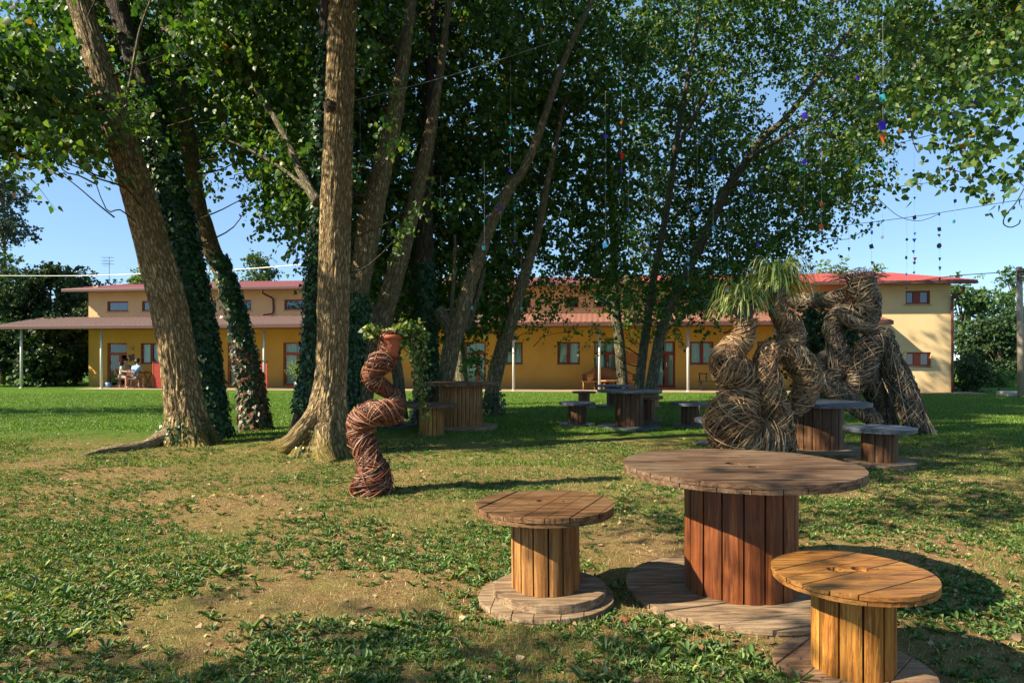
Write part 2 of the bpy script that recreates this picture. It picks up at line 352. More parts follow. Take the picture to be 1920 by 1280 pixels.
trunk('poplar leaning right with a broken side limb behind the tall spool table',
      [(792, 798, 62), (802, 760, 42), (818, 735, 38), (834, 705, 34), (847, 650, 32), (868, 580, 29), (880, 535, 26), (902, 470, 23), (922, 417, 21), (942, 380, 20), (956, 350, 19), (980, 320, 16), (1006, 262, 15), (1034, 180, 13), (1068, 90, 11), (1110, 0, 9), (1140, -80, 6)],
      14.2, M['bark_plain'], lean=1.2, rings=140, sides=32, flare=.15, key='T8')
limb('T8', [(848, 632, 26), (838, 606, 24), (828, 590, 23), (820, 580, 22)], 14.5)
limb('T8', [(845, 615, 9), (848, 560, 8), (852, 500, 7), (853, 440, 5)], 14.5)
limb('T8', [(872, 620, 14), (890, 570, 12), (902, 530, 10), (908, 500, 7)], 15)
trunk('short pale poplar trunk seen behind the tall spool table beside a curtained door',
      [(866, 745, 34), (866, 720, 26), (864, 690, 23), (862, 655, 21), (858, 600, 18), (850, 540, 14), (846, 480, 10)], 20, M['bark_far'], lean=.2, rings=60, sides=20, flare=.1, key='T8c')
trunk('leaning poplar with patchy bark to the right of the tall spool table',
      [(920, 762, 50), (922, 740, 30), (929, 700, 30), (938, 665, 28), (950, 625, 25), (966, 578, 22), (978, 535, 20), (994, 480, 18), (1004, 450, 16), (1013, 415, 14), (1024, 350, 12), (1040, 280, 9), (1056, 200, 7)],
      16.6, M['bark_plain'], lean=.5, rings=100, sides=28, flare=.15, key='T9')
trunk('slender upright poplar, leftmost of three stems behind the middle spool tables',
      [(1168, 752, 40), (1167, 725, 23), (1161, 640, 19), (1156, 594, 17), (1151, 506, 13), (1147, 400, 11), (1142, 300, 9), (1138, 180, 7)], 21, M['bark_far'], lean=.3, rings=90, sides=24, flare=.15, key='T10')
trunk('nearly upright poplar, middle one of three stems behind the middle spool tables',
      [(1197, 752, 34), (1198, 725, 20), (1207, 650, 17), (1215, 594, 14), (1226, 520, 13), (1237, 462, 12), (1253, 375, 12), (1265, 287, 11), (1280, 200, 10), (1298, 100, 8), (1316, 0, 6)], 20.6, M['bark_far'], lean=.3, rings=100, sides=24, flare=.15, key='T11')
trunk('poplar leaning far to the right, rightmost of three stems behind the middle spool tables',
      [(1218, 752, 36), (1221, 725, 24), (1236, 637, 19), (1249, 594, 17), (1284, 520, 16), (1311, 462, 18), (1346, 388, 18), (1372, 340, 17), (1398, 305, 16), (1425, 265, 14), (1470, 225, 12), (1515, 170, 10), (1560, 105, 8), (1600, 50, 6)], 20, M['bark_far'], lean=.3, rings=120, sides=24, flare=.15, key='T12')
limb('T12', [(1400, 300, 9), (1450, 268, 8), (1520, 225, 7), (1580, 190, 5), (1620, 150, 3)], 20, -1.5)
limb('T12', [(1362, 352, 6), (1385, 345, 5), (1410, 340, 4), (1440, 352, 3)], 20)
limb('T4', [(596, 380, 20), (580, 355, 17), (560, 315, 15), (540, 270, 14), (515, 220, 12), (480, 170, 10), (430, 100, 8)], 10.3, 1.5)
limb('T4', [(596, 378, 10), (565, 345, 8), (520, 310, 6), (470, 282, 5), (430, 264, 3)], 10.3, 1.5)
limb('T1', [(205, 190, 14), (170, 182, 10), (130, 172, 6), (85, 160, 4)], 11.0, -.8)
limb('T1', [(228, 225, 9), (245, 150, 6), (262, 60, 5), (290, -20, 3)], 10.6)
limb('T11', [(1262, 300, 8), (1290, 240, 7), (1330, 170, 6), (1380, 90, 4)], 20.6, -1)
limb('T9', [(985, 510, 6), (960, 460, 5), (940, 420, 3)], 16.8)
for kx, (ppx, ppy, YY, rr) in {'T1': (218, 196, 11.1, .10), 'T4': (622, 205, 9.75, .08)}.items():
    t = TREES[kx]; c = W(ppx, ppy, YY); j = int(np.argmin(np.abs(t['S'][:, 2] - c.z))); A = t['S'][j]; dr = np.array([-.75 if kx == 'T1' else -.35, -.65, .2]); dr /= np.linalg.norm(dr)
    mb = MB(); mb.tube([A[:3] + dr * A[3] * .6, A[:3] + dr * (A[3] + .0), A[:3] + dr * (A[3] + .07)], [rr * 1.5, rr * 1.15, rr * .8], 18, disp=lambda a, L, rad: 1 + .12 * np.sin(a * 5 + L * 9)); mb.build('branch_stub', M['bark_dark'], t['o'], True, t['o'].location, 'bark')
# exposed roots of the left and the middle poplar
def root(key, pts, name='root'):
    t = TREES[key]; S = spline(pts, 50); mb = MB(); ph = rng.uniform(0, 9)
    mb.tube(S[:, :3], S[:, 3], 16, disp=lambda a, L, rad: 1 + .5 * (fbm(np.stack([np.cos(a) * 2 + 9 + 0 * L, np.sin(a) * 2 + 9 + 0 * L, L * 3 + ph + 0 * a], -1), 3) - .5))
    mb.build(name, M['root'] if key == 'T1' else M['bark'], t['o'], True, t['o'].location, 'bark')
g1 = G(325, 832); e1 = G(140, 858); m1 = G(215, 847)
root('T1', [(g1.x + .25, g1.y + .1, .28, .14), (g1.x - .1, g1.y - .1, .10, .13), ((g1.x + m1.x) / 2, (g1.y + m1.y) / 2 - .06, .03, .09), (m1.x, m1.y, .015, .08), ((e1.x + m1.x) / 2, (e1.y + m1.y) / 2 - .06, .0, .07), (e1.x, e1.y, -.05, .05)])
a1 = G(505, 842)
root('T4', [(-2.68, 9.7, .75, .14), (-2.85, 9.62, .45, .16), (-3.12, 9.6, .18, .13), (a1.x + .12, a1.y + .1, .04, .1), (a1.x - .15, a1.y + .05, -.06, .07)])
root('T4', [(-2.6, 9.45, .4, .14), (-2.5, 9.2, .12, .12), (-2.35, 9.0, -.04, .08)])

# ivy on trunks
def ivy(key, z0, z1, n, mat, size=.085, phi=None, thick=.05, off=0.):
    t = TREES[key]; S = t['S']; sel = S[(S[:, 2] >= z0) & (S[:, 2] <= z1)]
    i = rng.integers(0, len(sel), n); a = rng.uniform(0, 2 * PI, n) if phi is None else rng.normal(phi[0], phi[1], n)
    out = np.stack([np.cos(a), np.sin(a), 0 * a], -1)
    P = sel[i, :3] + out * (sel[i, 3] + rng.uniform(.0, thick, n) + off)[:, None] + rng.normal(size=(n, 3)) * .012
    P[:, 2] += rng.uniform(-.1, .1, n)
    D = out * .35 + rdir(n) * .45; D[:, 2] -= .8
    V, q = leaves(P, D, out + rdir(n) * .35, size * rng.uniform(.5, 1.2, n), IVY)
    me = npmesh('ivy', V - np.array(t['o'].location), [q], True)
    link('ivy', me, mat, t['o'])
ivy('T2', .0, 6.2, 12000, M['ivy'], thick=.08)
ivy('T3', .0, 1.5, 2600, M['ivy_red'], thick=.07)
ivy('T3', 1.4, 3.4, 1500, M['ivy'], thick=.07, phi=(-.3, .9))
ivy('T4b', .6, 6.5, 5000, M['ivy'], .07, thick=.07)
ivy('T5', .3, 2.5, 3600, M['ivy'], .08, thick=.07)
ivy('T7', .0, 3.4, 4200, M['ivy'], .075, thick=.06, phi=(-1.0, 1.0))
ivy('T4', .0, .4, 170, M['ivy'], .045, phi=(-1.2, .9), off=.03)
ivy('T1', .0, .4, 220, M['ivy'], .05, phi=(-1., .7), off=.03)
ivy('T8', .0, 1.2, 500, M['ivy'], .08, phi=(3.2, .7), off=.02)
ivy('T9', .0, .5, 220, M['ivy'], .1, off=.06)

# crowns: ellipsoidal leaf clumps, shared out to the nearest tree
def bottom(px):   # how far down the foliage hangs, per column
    X = [-400, 0, 60, 110, 160, 240, 330, 400, 450, 500, 545, 600, 660, 700, 760, 820, 900, 960, 1000, 1100, 1200, 1290, 1350, 1440, 1490, 1560, 1640, 1670, 1730, 1920, 2300]
    Yv = [280, 275, 265, 245, 290, 275, 310, 260, 235, 370, 430, 440, 610, 640, 620, 600, 620, 560, 500, 500, 640, 610, 560, 510, 450, 420, 350, 250, 190, 120, 0]
    return np.interp(px, X, Yv)
def depth(px): return np.interp(px, [-300, 0, 200, 400, 600, 800, 1000, 1200, 1400, 1600, 1750, 1920, 2200], [9.5, 9.2, 10.5, 12.3, 13, 14.5, 16.5, 19.5, 19.5, 17, 13.5, 10.5, 9])
def assign(p):
    best, bd = None, 1e9
    for k, t in TREES.items():
        if k in ('T4b', 'T8c'): continue
        S = t['S']; d = np.min(np.sum((S[:, :2] - p[:2]) ** 2, 1) + .15 * (S[:, 2] - p[2]) ** 2) + (2 if k in ('T10',) else 0)
        if d < bd: bd, best = d, k
    return best
def clump(C, rad, ntw, key=None, size=.078, **kw):
    key = key or assign(np.array(tuple(C))); t = TREES[key]
    tb = t['tubes'] if C[2] < 9 else None
    t['leaf'].append(twig_leaves(C, rad, ntw, size=size, tubes=tb, **kw))
    t['limbs'].append(tuple(C))
px = -250
while px < 2250:
    py = -900
    while py < bottom(px):
        base = depth(px)
        if py < -60 and (px < 100 or px > 1500) and random.random() < .5: py += 90; continue
        sky_hole = (1425 < px < 1520 and 140 < py < 260) or (380 < px < 470 and 250 < py) or (1000 < px < 1090 and 380 < py) or (110 < px < 200 and 20 < py < 140 and random.random() < .7) or (px < 60 and py < 40)
        lay = 2 if py > -60 else 1
        for L in range(lay):
            Y = base + (random.uniform(-1.7, 1.2) if L == 0 else random.uniform(1., 3.4))
            if 640 < px < 1120 and L == 0 and py > 120: Y = base + random.uniform(.3, 2.2)
            if px < 330: Y = base + random.uniform(-.8, .9) + .9 * L
            jx, jy = random.uniform(-26, 26), random.uniform(-22, 22)
            if sky_hole or py + jy > bottom(px + jx): continue
            for kk, t in TREES.items():
                if kk in ('T10', 'T8c', 'T2', 'T4b'): continue
                S = t['S']; sx = 960 + S[:, 0] / S[:, 1] * F; sy = HOR - (S[:, 2] - H) / S[:, 1] * F; jj = int(np.argmin(np.abs(sy - (py + jy))))
                if abs(sy[jj] - (py + jy)) < 60 and abs(sx[jj] - (px + jx)) < (95 if kk in ('T1', 'T4') else 60) and Y < S[jj, 1] + 1.2: Y = S[jj, 1] + random.uniform(1.3, 2.3)
            C = W(px + jx, py + jy, Y)
            if C.z > 13.5: continue
            s = Y / 14
            k = (1.75 if px < 600 else 1.55) if px < 1300 else (1.6 if px < 1600 else 1.15)
            if px < 330: k = 1.15
            n = int(13 * k * (1.25 if py > -60 else 1.9))
            clump(C, (.62 * s, .7, .5 * s), n, nl=14, tl=.6, size=float(np.interp(px, [0, 600, 1000, 1500], [.108, .108, .118, .098])))
        py += 52 if py > -60 else 95
    px += 56
# low hanging sprays and isolated sprigs: (px, py, Y, rx, ry, rz, twigs)
for px, py, Y, rx, ry, rz, n in [
        (60, 285, 8.6, .5, .4, .22, 8), (95, 260, 8.4, .4, .4, .2, 7), (165, 300, 9.2, .28, .3, .2, 5), (195, 250, 9.6, .5, .4, .4, 9), (260, 200, 9.6, .45, .4, .3, 10),
        (285, 235, 9.9, .45, .3, .3, 10), (395, 320, 12, .25, .3, .3, 6), (505, 345, 12, .4, .4, .3, 8), (540, 400, 12, .35, .4, .35, 8), (470, 375, 12, .2, .2, .12, 4), (575, 440, 12, .25, .3, .3, 5),
        (560, 300, 12.4, .4, .4, .5, 12), (745, 260, 9.8, .35, .3, .25, 7), (790, 370, 10.5, .3, .3, .15, 5), (760, 430, 10.5, .2, .2, .2, 4), (725, 90, 10, .3, .3, .5, 8),
        (690, 600, 16, .5, .5, .6, 16), (720, 540, 16, .6, .5, .6, 16), (870, 640, 17.6, .75, .6, .5, 26), (930, 600, 17.8, .8, .6, .6, 26), (900, 670, 17.8, .5, .5, .22, 14), (830, 560, 17.6, .6, .5, .7, 18),
        (760, 640, 18.5, .5, .4, .5, 12), (990, 560, 19, .6, .5, .5, 14), (1050, 520, 19, .7, .5, .3, 14), (1035, 600, 18.6, .5, .4, .22, 9), (1070, 620, 18.4, .3, .3, .16, 5),
        (1110, 480, 19, .8, .6, .6, 18), (1180, 600, 20.4, .7, .5, .6, 22), (1140, 640, 20.2, .45, .4, .28, 9), (1120, 620, 20, .25, .3, .3, 5), (1210, 560, 20.6, .8, .6, .7, 22), (1190, 520, 20.6, .8, .6, .6, 20),
        (1010, 520, 18, .6, .5, .5, 18), (1050, 560, 18.5, .6, .5, .4, 16), (1000, 600, 18.5, .4, .4, .3, 9), (1100, 545, 19, .6, .5, .4, 16), (1085, 500, 19, .7, .5, .5, 20), (1160, 560, 19.5, .6, .5, .5, 16),
        (1300, 520, 19.5, .6, .5, .5, 16), (1340, 500, 19, .7, .5, .5, 18), (1270, 480, 20, .6, .5, .5, 14), (1420, 540, 18, .4, .4, .3, 9), (960, 545, 17.5, .6, .5, .5, 16), (1380, 440, 19, .8, .5, .5, 20),
        (790, 600, 17.6, .6, .5, .5, 16), (740, 560, 17, .6, .5, .6, 16), (680, 520, 15, .5, .4, .5, 10), (1245, 600, 20, .4, .4, .4, 9), (1265, 540, 20, .5, .5, .4, 12), (1236, 625, 20, .12, .1, .08, 3), (1400, 480, 18.6, .7, .5, .6, 20), (1440, 500, 18.4, .5, .5, .5, 14), (1370, 530, 18.8, .5, .5, .35, 10),
        (1340, 560, 18.8, .3, .3, .2, 5), (1490, 440, 18, .4, .4, .4, 9), (1545, 395, 17.5, .6, .5, .5, 14), (1610, 350, 17, .6, .5, .4, 12), (1585, 300, 17, .7, .5, .5, 14), (1330, 420, 19.5, .6, .5, .5, 10),
        (1490, 310, 18, .9, .5, .5, 16), (1450, 380, 18.5, .8, .5, .6, 14), (1520, 250, 17.6, .7, .5, .5, 12), (1350, 280, 19.5, .8, .5, .5, 12), (1625, 430, 17, .2, .2, .15, 3)]:
    clump(W(px, py, Y), (rx, ry, rz), n, nl=15, tl=.5)
# near spray hanging from above on the right
for px, py, Y, rx, rz, n in [(1745, 190, 6.6, .55, .3, 16), (1700, 150, 7, .5, .3, 14), (1820, 210, 6, .45, .22, 14), (1880, 190, 5.6, .4, .25, 12), (1860, 290, 5.6, .32, .14, 9), (1790, 260, 6, .3, .12, 7), (1755, 325, 5.9, .12, .06, 3), (1800, 310, 5.8, .12, .08, 3),
                             (1860, 340, 5.6, .08, .05, 2), (1790, 350, 5.7, .06, .05, 2), (1905, 300, 5.4, .15, .15, 5), (1780, 60, 8, .8, .5, 22), (1870, 60, 7, .6, .5, 20), (1690, 60, 9, .7, .5, 20), (1905, 120, 6, .3, .4, 10)]:
    clump(W(px, py, Y), (rx, .35, rz), n, 'T12', size=.062, nl=14, tl=.3)
for k in range(170):   # clumps added to the unseen upper crowns to shade the far lawn
    Y = random.uniform(11, 21); x = random.uniform(-7, 10); z = random.uniform(H + .526 * Y + .3, 14.5)
    if z > 13.8: continue
    clump((x, Y, z), (1., 1., .5), 15, size=.10, nl=13, tl=.7)
for k in range(70):  # unseen leaf clumps added above the frame to dapple the ground at right
    Y = random.uniform(2.9, 6.6); x = random.uniform(-5.2, 2.6); clump((x, Y, max(4.6, H + .526 * Y + 1.) + random.uniform(0, 1.3)), (.5, .5, .22), 8, 'T4', size=.10, nl=12, tl=.5)
for k in range(260):   # unseen leaf clumps added overhead to shade the ground behind the tables
    Y = random.uniform(6., 9.6); zmin = H + .526 * Y + .9; z = random.uniform(zmin, zmin + 3.2); x = random.uniform(-6.3, 8.5)
    if random.random() < .25 and x > 1: continue
    clump((x, Y, z), (.75, .75, .4), 12, 'T1' if x < -4 else 'T4', size=.09, nl=13, tl=.6)
def finish_tree(t, lmat=None):
    o = t['o']; off = np.array(o.location)
    if t['leaf']:
        P, D, U, S = [np.concatenate([l[i] for l in t['leaf']]) for i in range(4)]
        V, q = leaves(P, D, U, S, POPLAR)
        link('crown', npmesh('crown', V - off, [q], True), lmat or M['leaf'], o)
    if t['limbs']:
        mb = MB(); S = t['S']
        for i, C in enumerate(t['limbs']):
            C = np.array(C)
            if C[2] > 11: continue
            # branch leaves the trunk below the clump and curves up into it
            d = np.sqrt(np.sum((S[:, :2] - C[:2]) ** 2, 1)) + np.abs(S[:, 2] - (C[2] - .8)) * .8; j = int(np.argmin(d)); A = S[j, :3]
            dl = np.linalg.norm(C - A)
            if dl > 4.2 and C[1] < 10: continue
            if dl > 1.9: A = C + (A - C) * (random.uniform(1.0, 1.7) / dl)
            m = (A + C) / 2 + np.array([random.uniform(-.25, .25), random.uniform(-.25, .25), random.uniform(-.3, .1)])
            pp = spline([A, A * .6 + m * .4 + rng.normal(size=3) * .05, m, C], 10); mb.tube(pp, np.linspace(.022 if dl < 1.9 else .013, .005, 10), 5, cap=False)
        for a, b, c, d in t['tubes']:
            mb.tube([a, b, c, d], [.007, .006, .004, .002], 3, cap=False)
        if mb.n: mb.build('branches', M['branch'], o, True, o.location, 'bark')
print('leaves', sum(len(l[0]) for t in TREES.values() for l in t['leaf']))
for t in TREES.values(): finish_tree(t)

# ------------------------------------------------------------------ trees that stand outside the frame at left and shade the ground
def plain_tree(name, label, x, y, h, cr, n, lmat, bmat, trunk_r=.2, size=.12, z0=None, cat='tree', group=None, nl=12, tl=.6, flat=.8, lean=(0, 0), tmpl=POPLAR, blobs=9, base=0.):
    o = thing(name, label, cat, (x, y, base), group=group)
    z0 = z0 if z0 is not None else h - 2 * cr * flat
    mb = MB(); S = spline([(0, 0, -.2, trunk_r * 1.3), (lean[0] * .3, lean[1] * .3, h * .3, trunk_r), (lean[0] * .6, lean[1] * .6, h * .6, trunk_r * .6), (lean[0], lean[1], h * .9, trunk_r * .2)], 24)
    mb.tube(S[:, :3], S[:, 3], 12); mb.build('trunk', bmat, o, True, attr='bark')
    L = []; mb = MB()
    zc = (z0 + h) / 2; hz = (h - z0) / 2
    for k in range(blobs):
        d = rdir(1)[0] * (random.random() ** .4) * .72; C = np.array([lean[0] * .7 + d[0] * cr, lean[1] * .7 + d[1] * cr, zc + d[2] * hz])
        s = random.uniform(.35, .6); L.append(twig_leaves(C, (cr * s, cr * s, hz * s * .9), max(2, int(n / blobs)), nl=nl, tl=tl, size=size))
        j = int(np.argmin(np.abs(S[:, 2] - (C[2] - hz * .5)))); mb.tube(spline([S[j, :3], (S[j, :3] + C) / 2 + [0, 0, -.1], C], 6), np.linspace(trunk_r * .3, .015, 6), 5, cap=False)
    mb.build('branches', bmat, o, True, attr='bark')
    P, D, U, SS = [np.concatenate([l[i] for l in L]) for i in range(4)]
    V, q = leaves(P, D, U, SS, tmpl); link('crown', npmesh('crown', V, [q], True), lmat, o)
    return o
plain_tree('poplar_tree', 'poplar beside the lawn beyond the left edge of the view, nearest the camera', -9.0, -.9, 7.4, 1.8, 200, M['leaf'], M['bark_plain'], .18, .085, z0=5.0, group='poplar trees beyond the left edge')
plain_tree('poplar_tree', 'poplar beyond the left edge whose shadow bands cross the lawn', -19.5, 14.6, 9.5, 2.6, 420, M['leaf'], M['bark_plain'], .22, .11, z0=3.4, group='poplar trees beyond the left edge')
plain_tree('poplar_tree', 'small unseen poplar added beside the camera to dapple the right stool', -4.3, .75, 5.6, 1.15, 44, M['leaf'], M['bark_plain'], .05, .08, z0=3.3, group='poplar trees beyond the left edge', blobs=7)  # out-of-view tree added so its sparse crown dapples the honey stool
plain_tree('poplar_tree', 'broad poplar at the lawn edge beyond the left side of the view', -25.0, 12.5, 9.5, 3.0, 420, M['leaf'], M['bark_plain'], .25, .11, z0=3, group='poplar trees beyond the left edge')

# ------------------------------------------------------------------ ground
def ground_mat():
    m = NT('ground_soil_and_lawn')
    pos = m.n('NewGeometry').outputs['Position']; sp = m.n('SeparateXYZ', {0: pos}); X, Yc = sp.outputs[0], sp.outputs[1]
    n1 = m.noise(m.n('Mapping', {'Vector': pos, 'Scale': (1, 1, 1)}).outputs[0], .7, 6, .65)
    n2 = m.noise(pos, 3.2, 6, .7); n3 = m.noise(pos, 26, 6, .75); n4 = m.noise(pos, 110, 4, .7)
    soil = m.ramp(n3, [(.28, g_(.22, .125, .05)), (.5, g_(.50, .33, .145)), (.75, g_(.74, .54, .27))])
    soil = m.mix(m.ramp(n4, [(.40, (.85, .85, .85, 1)), (.56, (0, 0, 0, 1))]), soil, g_(.13, .075, .035)); n5 = m.noise(pos, 7, 5, .7); soil = m.mix(m.ramp(n5, [(.48, (0, 0, 0, 1)), (.62, (.7, .7, .7, 1))]), soil, g_(.23, .13, .055))
    grass = m.ramp(n4, [(.25, g_(.09, .12, .02)), (.55, g_(.22, .26, .05)), (.8, g_(.38, .38, .11))])
    lawn = m.ramp(n3, [(.3, g_(.055, .13, .012)), (.6, g_(.11, .21, .02)), (.8, g_(.19, .28, .04))])
    # soil <-> weeds in patches; lawn takes over in the distance
    k = m.math('ADD', m.math('MULTIPLY', n1, .65), m.math('MULTIPLY', n2, .45))
    near = m.mix(m.ramp(m.math('ADD', k, m.math('MULTIPLY', n3, .25)), [(.62, (0, 0, 0, 1)), (.82, (.65, .65, .65, 1))]), soil, grass)
    far = m.math('ADD', m.math('MULTIPLY', Yc, .125), m.math('MULTIPLY', n2, .7))       # ~1.5 at 9 m
    fl = m.n('MapRange', {'Value': far, 'From Min': 1.55, 'From Max': 1.95}).outputs[0]
    col = m.mix(fl, near, lawn)
    m.base(col, .95, .1)
    m.bump(m.math('ADD', m.math('MULTIPLY', n3, .9), n4), .9, .045)
    return m.m
def gz(x, y):
    P = np.stack([x, y, 0 * x], -1); near = np.clip((26 - y) / 10, 0, 1)
    return (.07 * (fbm(P * .35 + 3, 3) - .5) + .035 * (fbm(P * 1.7 + 9, 3) - .5) + .03 * (fbm(P * 6 + 5, 4) - .5) + .018 * (fbm(P * 19 + 5, 3) - .5)) * near
ys = np.concatenate([np.linspace(-8, 1.2, 14)[:-1], 1.2 * (30 / 1.2) ** np.linspace(0, 1, 520), [32, 36, 45, 60, 90, 150, 300, 700]])
xs = np.concatenate([[-700, -300, -120, -60, -40], np.linspace(-30, -9, 60)[:-1], np.linspace(-9, 9, 640), np.linspace(9, 30, 60)[1:], [40, 60, 120, 300, 700]])
XX, YY = np.meshgrid(xs, ys); ZZ = gz(XX, YY)
V = np.stack([XX, YY, ZZ], -1).reshape(-1, 3); nx, ny = len(xs), len(ys)
i = np.arange(ny - 1)[:, None] * nx; j = np.arange(nx - 1)[None]
q = np.stack([i + j, i + j + 1, i + j + 1 + nx, i + j + nx], -1).reshape(-1, 4)
go = link('ground', npmesh('ground', V, [q], True), ground_mat()); tag(go, kind='structure')

def patch(x, y, s=1.3, o=0.): return fbm(np.stack([x * s + o, y * s + o, 0 * x + 4.2], -1), 4)
# broad leaved weed rosettes
def strew(n, ymin, ymax, pw=1.0):
    """points in the view fan, even in area, thinning with distance by pw"""
    y = (ymin ** (2 - pw) + rng.random(n) * (ymax ** (2 - pw) - ymin ** (2 - pw))) ** (1 / (2 - pw)); x = y * rng.uniform(-.86, .86, n)
    return x, y
x, y = strew(62000, 1.9, 11, .5)
pn = patch(x, y, 1.3); keep = pn + rng.normal(0, .098, len(x)) + np.interp(y, [2, 3.2, 4.5], [.06, .03, 0]) > .535; x, y = x[keep], y[keep]
def off_things(x, y, lst):
    k = np.ones(len(x), bool)
    for (a, b, r) in lst: k &= (x - a) ** 2 + (y - b) ** 2 > r * r
    return k
SPOTS = [(1.32, 3.92, .66), (.19, 3.78, .37), (1.51, 2.95, .34)]
k = off_things(x, y, SPOTS); x, y = x[k], y[k]
nl = 8; n = len(x); sz = rng.uniform(.012, .040, n) * np.where(rng.random(n) > .96, 1.7, 1) * np.interp(y, [2, 4.5, 8], [1.25, 1.1, .9])
a = (rng.random((n, 1)) + np.arange(nl)[None] / nl + rng.normal(0, .05, (n, nl))) * 2 * PI
el = rng.uniform(.1, .9, (n, nl))
D = np.stack([np.cos(a) * np.cos(el), np.sin(a) * np.cos(el), np.sin(el)], -1).reshape(-1, 3)
P = np.repeat(np.stack([x, y, gz(x, y)], -1), nl, 0); P = P + rng.normal(size=P.shape) * .006 * [1, 1, .2]
S_ = np.repeat(sz, nl) * rng.uniform(.6, 1.3, n * nl)
U = np.stack([-D[:, 0] * .6, -D[:, 1] * .6, np.ones(len(D))], -1) + rdir(len(D)) * .25
Vw, qw = leaves(P, D, U, S_, LONG)
ow = link('weeds', npmesh('weeds', Vw, [qw], True), M['weed']); tag(ow, 'low broad leaved weeds scattered over the bare soil', 'weeds', kind='stuff')
# grass blades
def blades(name, x, y, hgt, wid, mat, label):
    n = len(x); a = rng.uniform(0, 2 * PI, n); h = hgt * rng.uniform(.5, 1.4, n); w_ = wid * rng.uniform(.7, 1.3, n)
    B = np.stack([x, y, gz(x, y) - .003], -1); s = np.stack([np.cos(a), np.sin(a), 0 * a], -1) * w_[:, None] / 2
    ln = rng.normal(size=(n, 3)) * .45; ln[:, 2] = 1; T = B + nrm(ln) * h[:, None]; m = B + nrm(ln + [0, 0, .6]) * h[:, None] * .55
    V = np.stack([B - s, B + s, m + s * .7, T, m - s * .7], 1).reshape(-1, 3)
    f = (np.arange(n)[:, None] * 5 + np.array([[0, 1, 2, 4]])); f2 = (np.arange(n)[:, None] * 5 + np.array([[4, 2, 3]]))
    o = link(name, npmesh(name, V, [f, f2], True), mat); tag(o, label, 'grass', kind='stuff')
x, y = strew(190000, 2.2, 10.5, .8); pn = patch(x, y, .8, 20.) + .12 * (y > 6) ; k = pn + rng.normal(0, .04, len(x)) > .53; x, y = x[k], y[k]; k = off_things(x, y, SPOTS)
blades('short_grass', x[k], y[k], .035, .004, M['grass'], 'thin short grass growing in patches among the weeds')
x, y = strew(260000, 8.5, 27, 1.3); pn = patch(x, y, .6, 40.); k = (pn + rng.normal(0, .04, len(x)) + np.clip((y - 12) * .06, -.1, .3)) > .50
blades('lawn_grass', x[k], y[k], .045, .011, M['grass'], 'green lawn grass reaching from the grove to the house')
M['straw'] = leaf_mat('dry_straw', [(0, g_(.2, .15, .06)), (.6, g_(.42, .33, .15)), (1, g_(.6, .5, .26))], .2, .6)
x, y = strew(45000, 2., 11, .7); k = off_things(x, y, SPOTS)
blades('dry_grass', x[k], y[k], .028, .004, M['straw'], 'dry straw coloured grass stubble between the weeds')
# fallen leaves
x, y = strew(5200, 1.9, 20, .7); k = off_things(x, y, SPOTS); x, y = x[k], y[k]; n = len(x)
D = rdir(n) * [1, 1, .35]; U = rdir(n) * .6 + [0, 0, 1]
Vf, qf = leaves(np.stack([x, y, gz(x, y) + .008], -1), D, U, rng.uniform(.02, .05, n), POPLAR)
of = link('fallen_leaves', npmesh('fallen_leaves', Vf, [qf], True), M['fallen']); tag(of, 'dry fallen leaves scattered over the ground', 'leaves', kind='stuff')
x, y = strew(30000, 1.9, 9, .5); k = off_things(x, y, SPOTS); x, y = x[k], y[k]; n = len(x)
Vf, qf = leaves(np.stack([x, y, gz(x, y) + .002], -1), rdir(n), rdir(n) + [0, 0, .5], rng.uniform(.005, .017, n), LONG)
oc = link('soil_crumbs', npmesh('soil_crumbs', Vf, [qf], True), leaf_mat('litter', [(0, g_(.1, .06, .03)), (.5, g_(.3, .2, .1)), (1, g_(.55, .42, .25))], .05, .8)); tag(oc, 'tiny crumbs of leaf litter and soil on the bare ground', 'litter', kind='stuff')
mb = MB()
for k in range(160):
    xx, yy = strew(1, 2., 10, .6); a = random.uniform(0, PI); L = random.uniform(.05, .22); xx, yy = float(xx[0]), float(yy[0]); z = float(gz(np.array([xx]), np.array([yy]))[0]) + .006
    mb.tube([(xx, yy, z), (xx + L * .5 * math.cos(a), yy + L * .5 * math.sin(a), z + .008), (xx + L * math.cos(a + .3), yy + L * math.sin(a + .3), z + .002)], [.003, .0025, .0015], 4)
tag(mb.build('fallen_twigs', M['twigdry']), 'small dry twigs lying on the soil', 'twigs', kind='stuff')

# ------------------------------------------------------------------ cable spool furniture
GREY = (.30, .225, .155, 1)
M['top_weathered'] = wood_mat('wood_top_weathered', g_(.09, .045, .02), g_(.32, .18, .085), 0, g_(.24, .165, .10), .7, 1.)
M['top_brown'] = wood_mat('wood_top_brown', g_(.11, .05, .018), g_(.34, .175, .06), 0, g_(.25, .155, .075), .6)
M['top_honey'] = wood_mat('wood_top_honey', g_(.26, .10, .018), g_(.52, .26, .055), 0, g_(.36, .17, .045), .45, varn=.15)
M['top_dark'] = wood_mat('wood_top_dark', g_(.05, .055, .065), g_(.14, .155, .19), 0, g_(.11, .135, .175), .42, spec=.7)
M['base_grey'] = wood_mat('wood_base_grey', g_(.22, .14, .075), g_(.46, .33, .2), 0, g_(.38, .28, .17), .85)
M['base_tan'] = wood_mat('wood_base_tan', g_(.28, .16, .08), g_(.48, .31, .17), 0, g_(.4, .27, .16), .8)
M['drum_red'] = wood_mat('wood_drum_red', g_(.18, .045, .009), g_(.42, .14, .028), 2, None, .5, .9, .4, spec=.5)
M['drum_honey'] = wood_mat('wood_drum_honey', g_(.38, .15, .025), g_(.64, .32, .065), 2, None, .5, .9, .25)
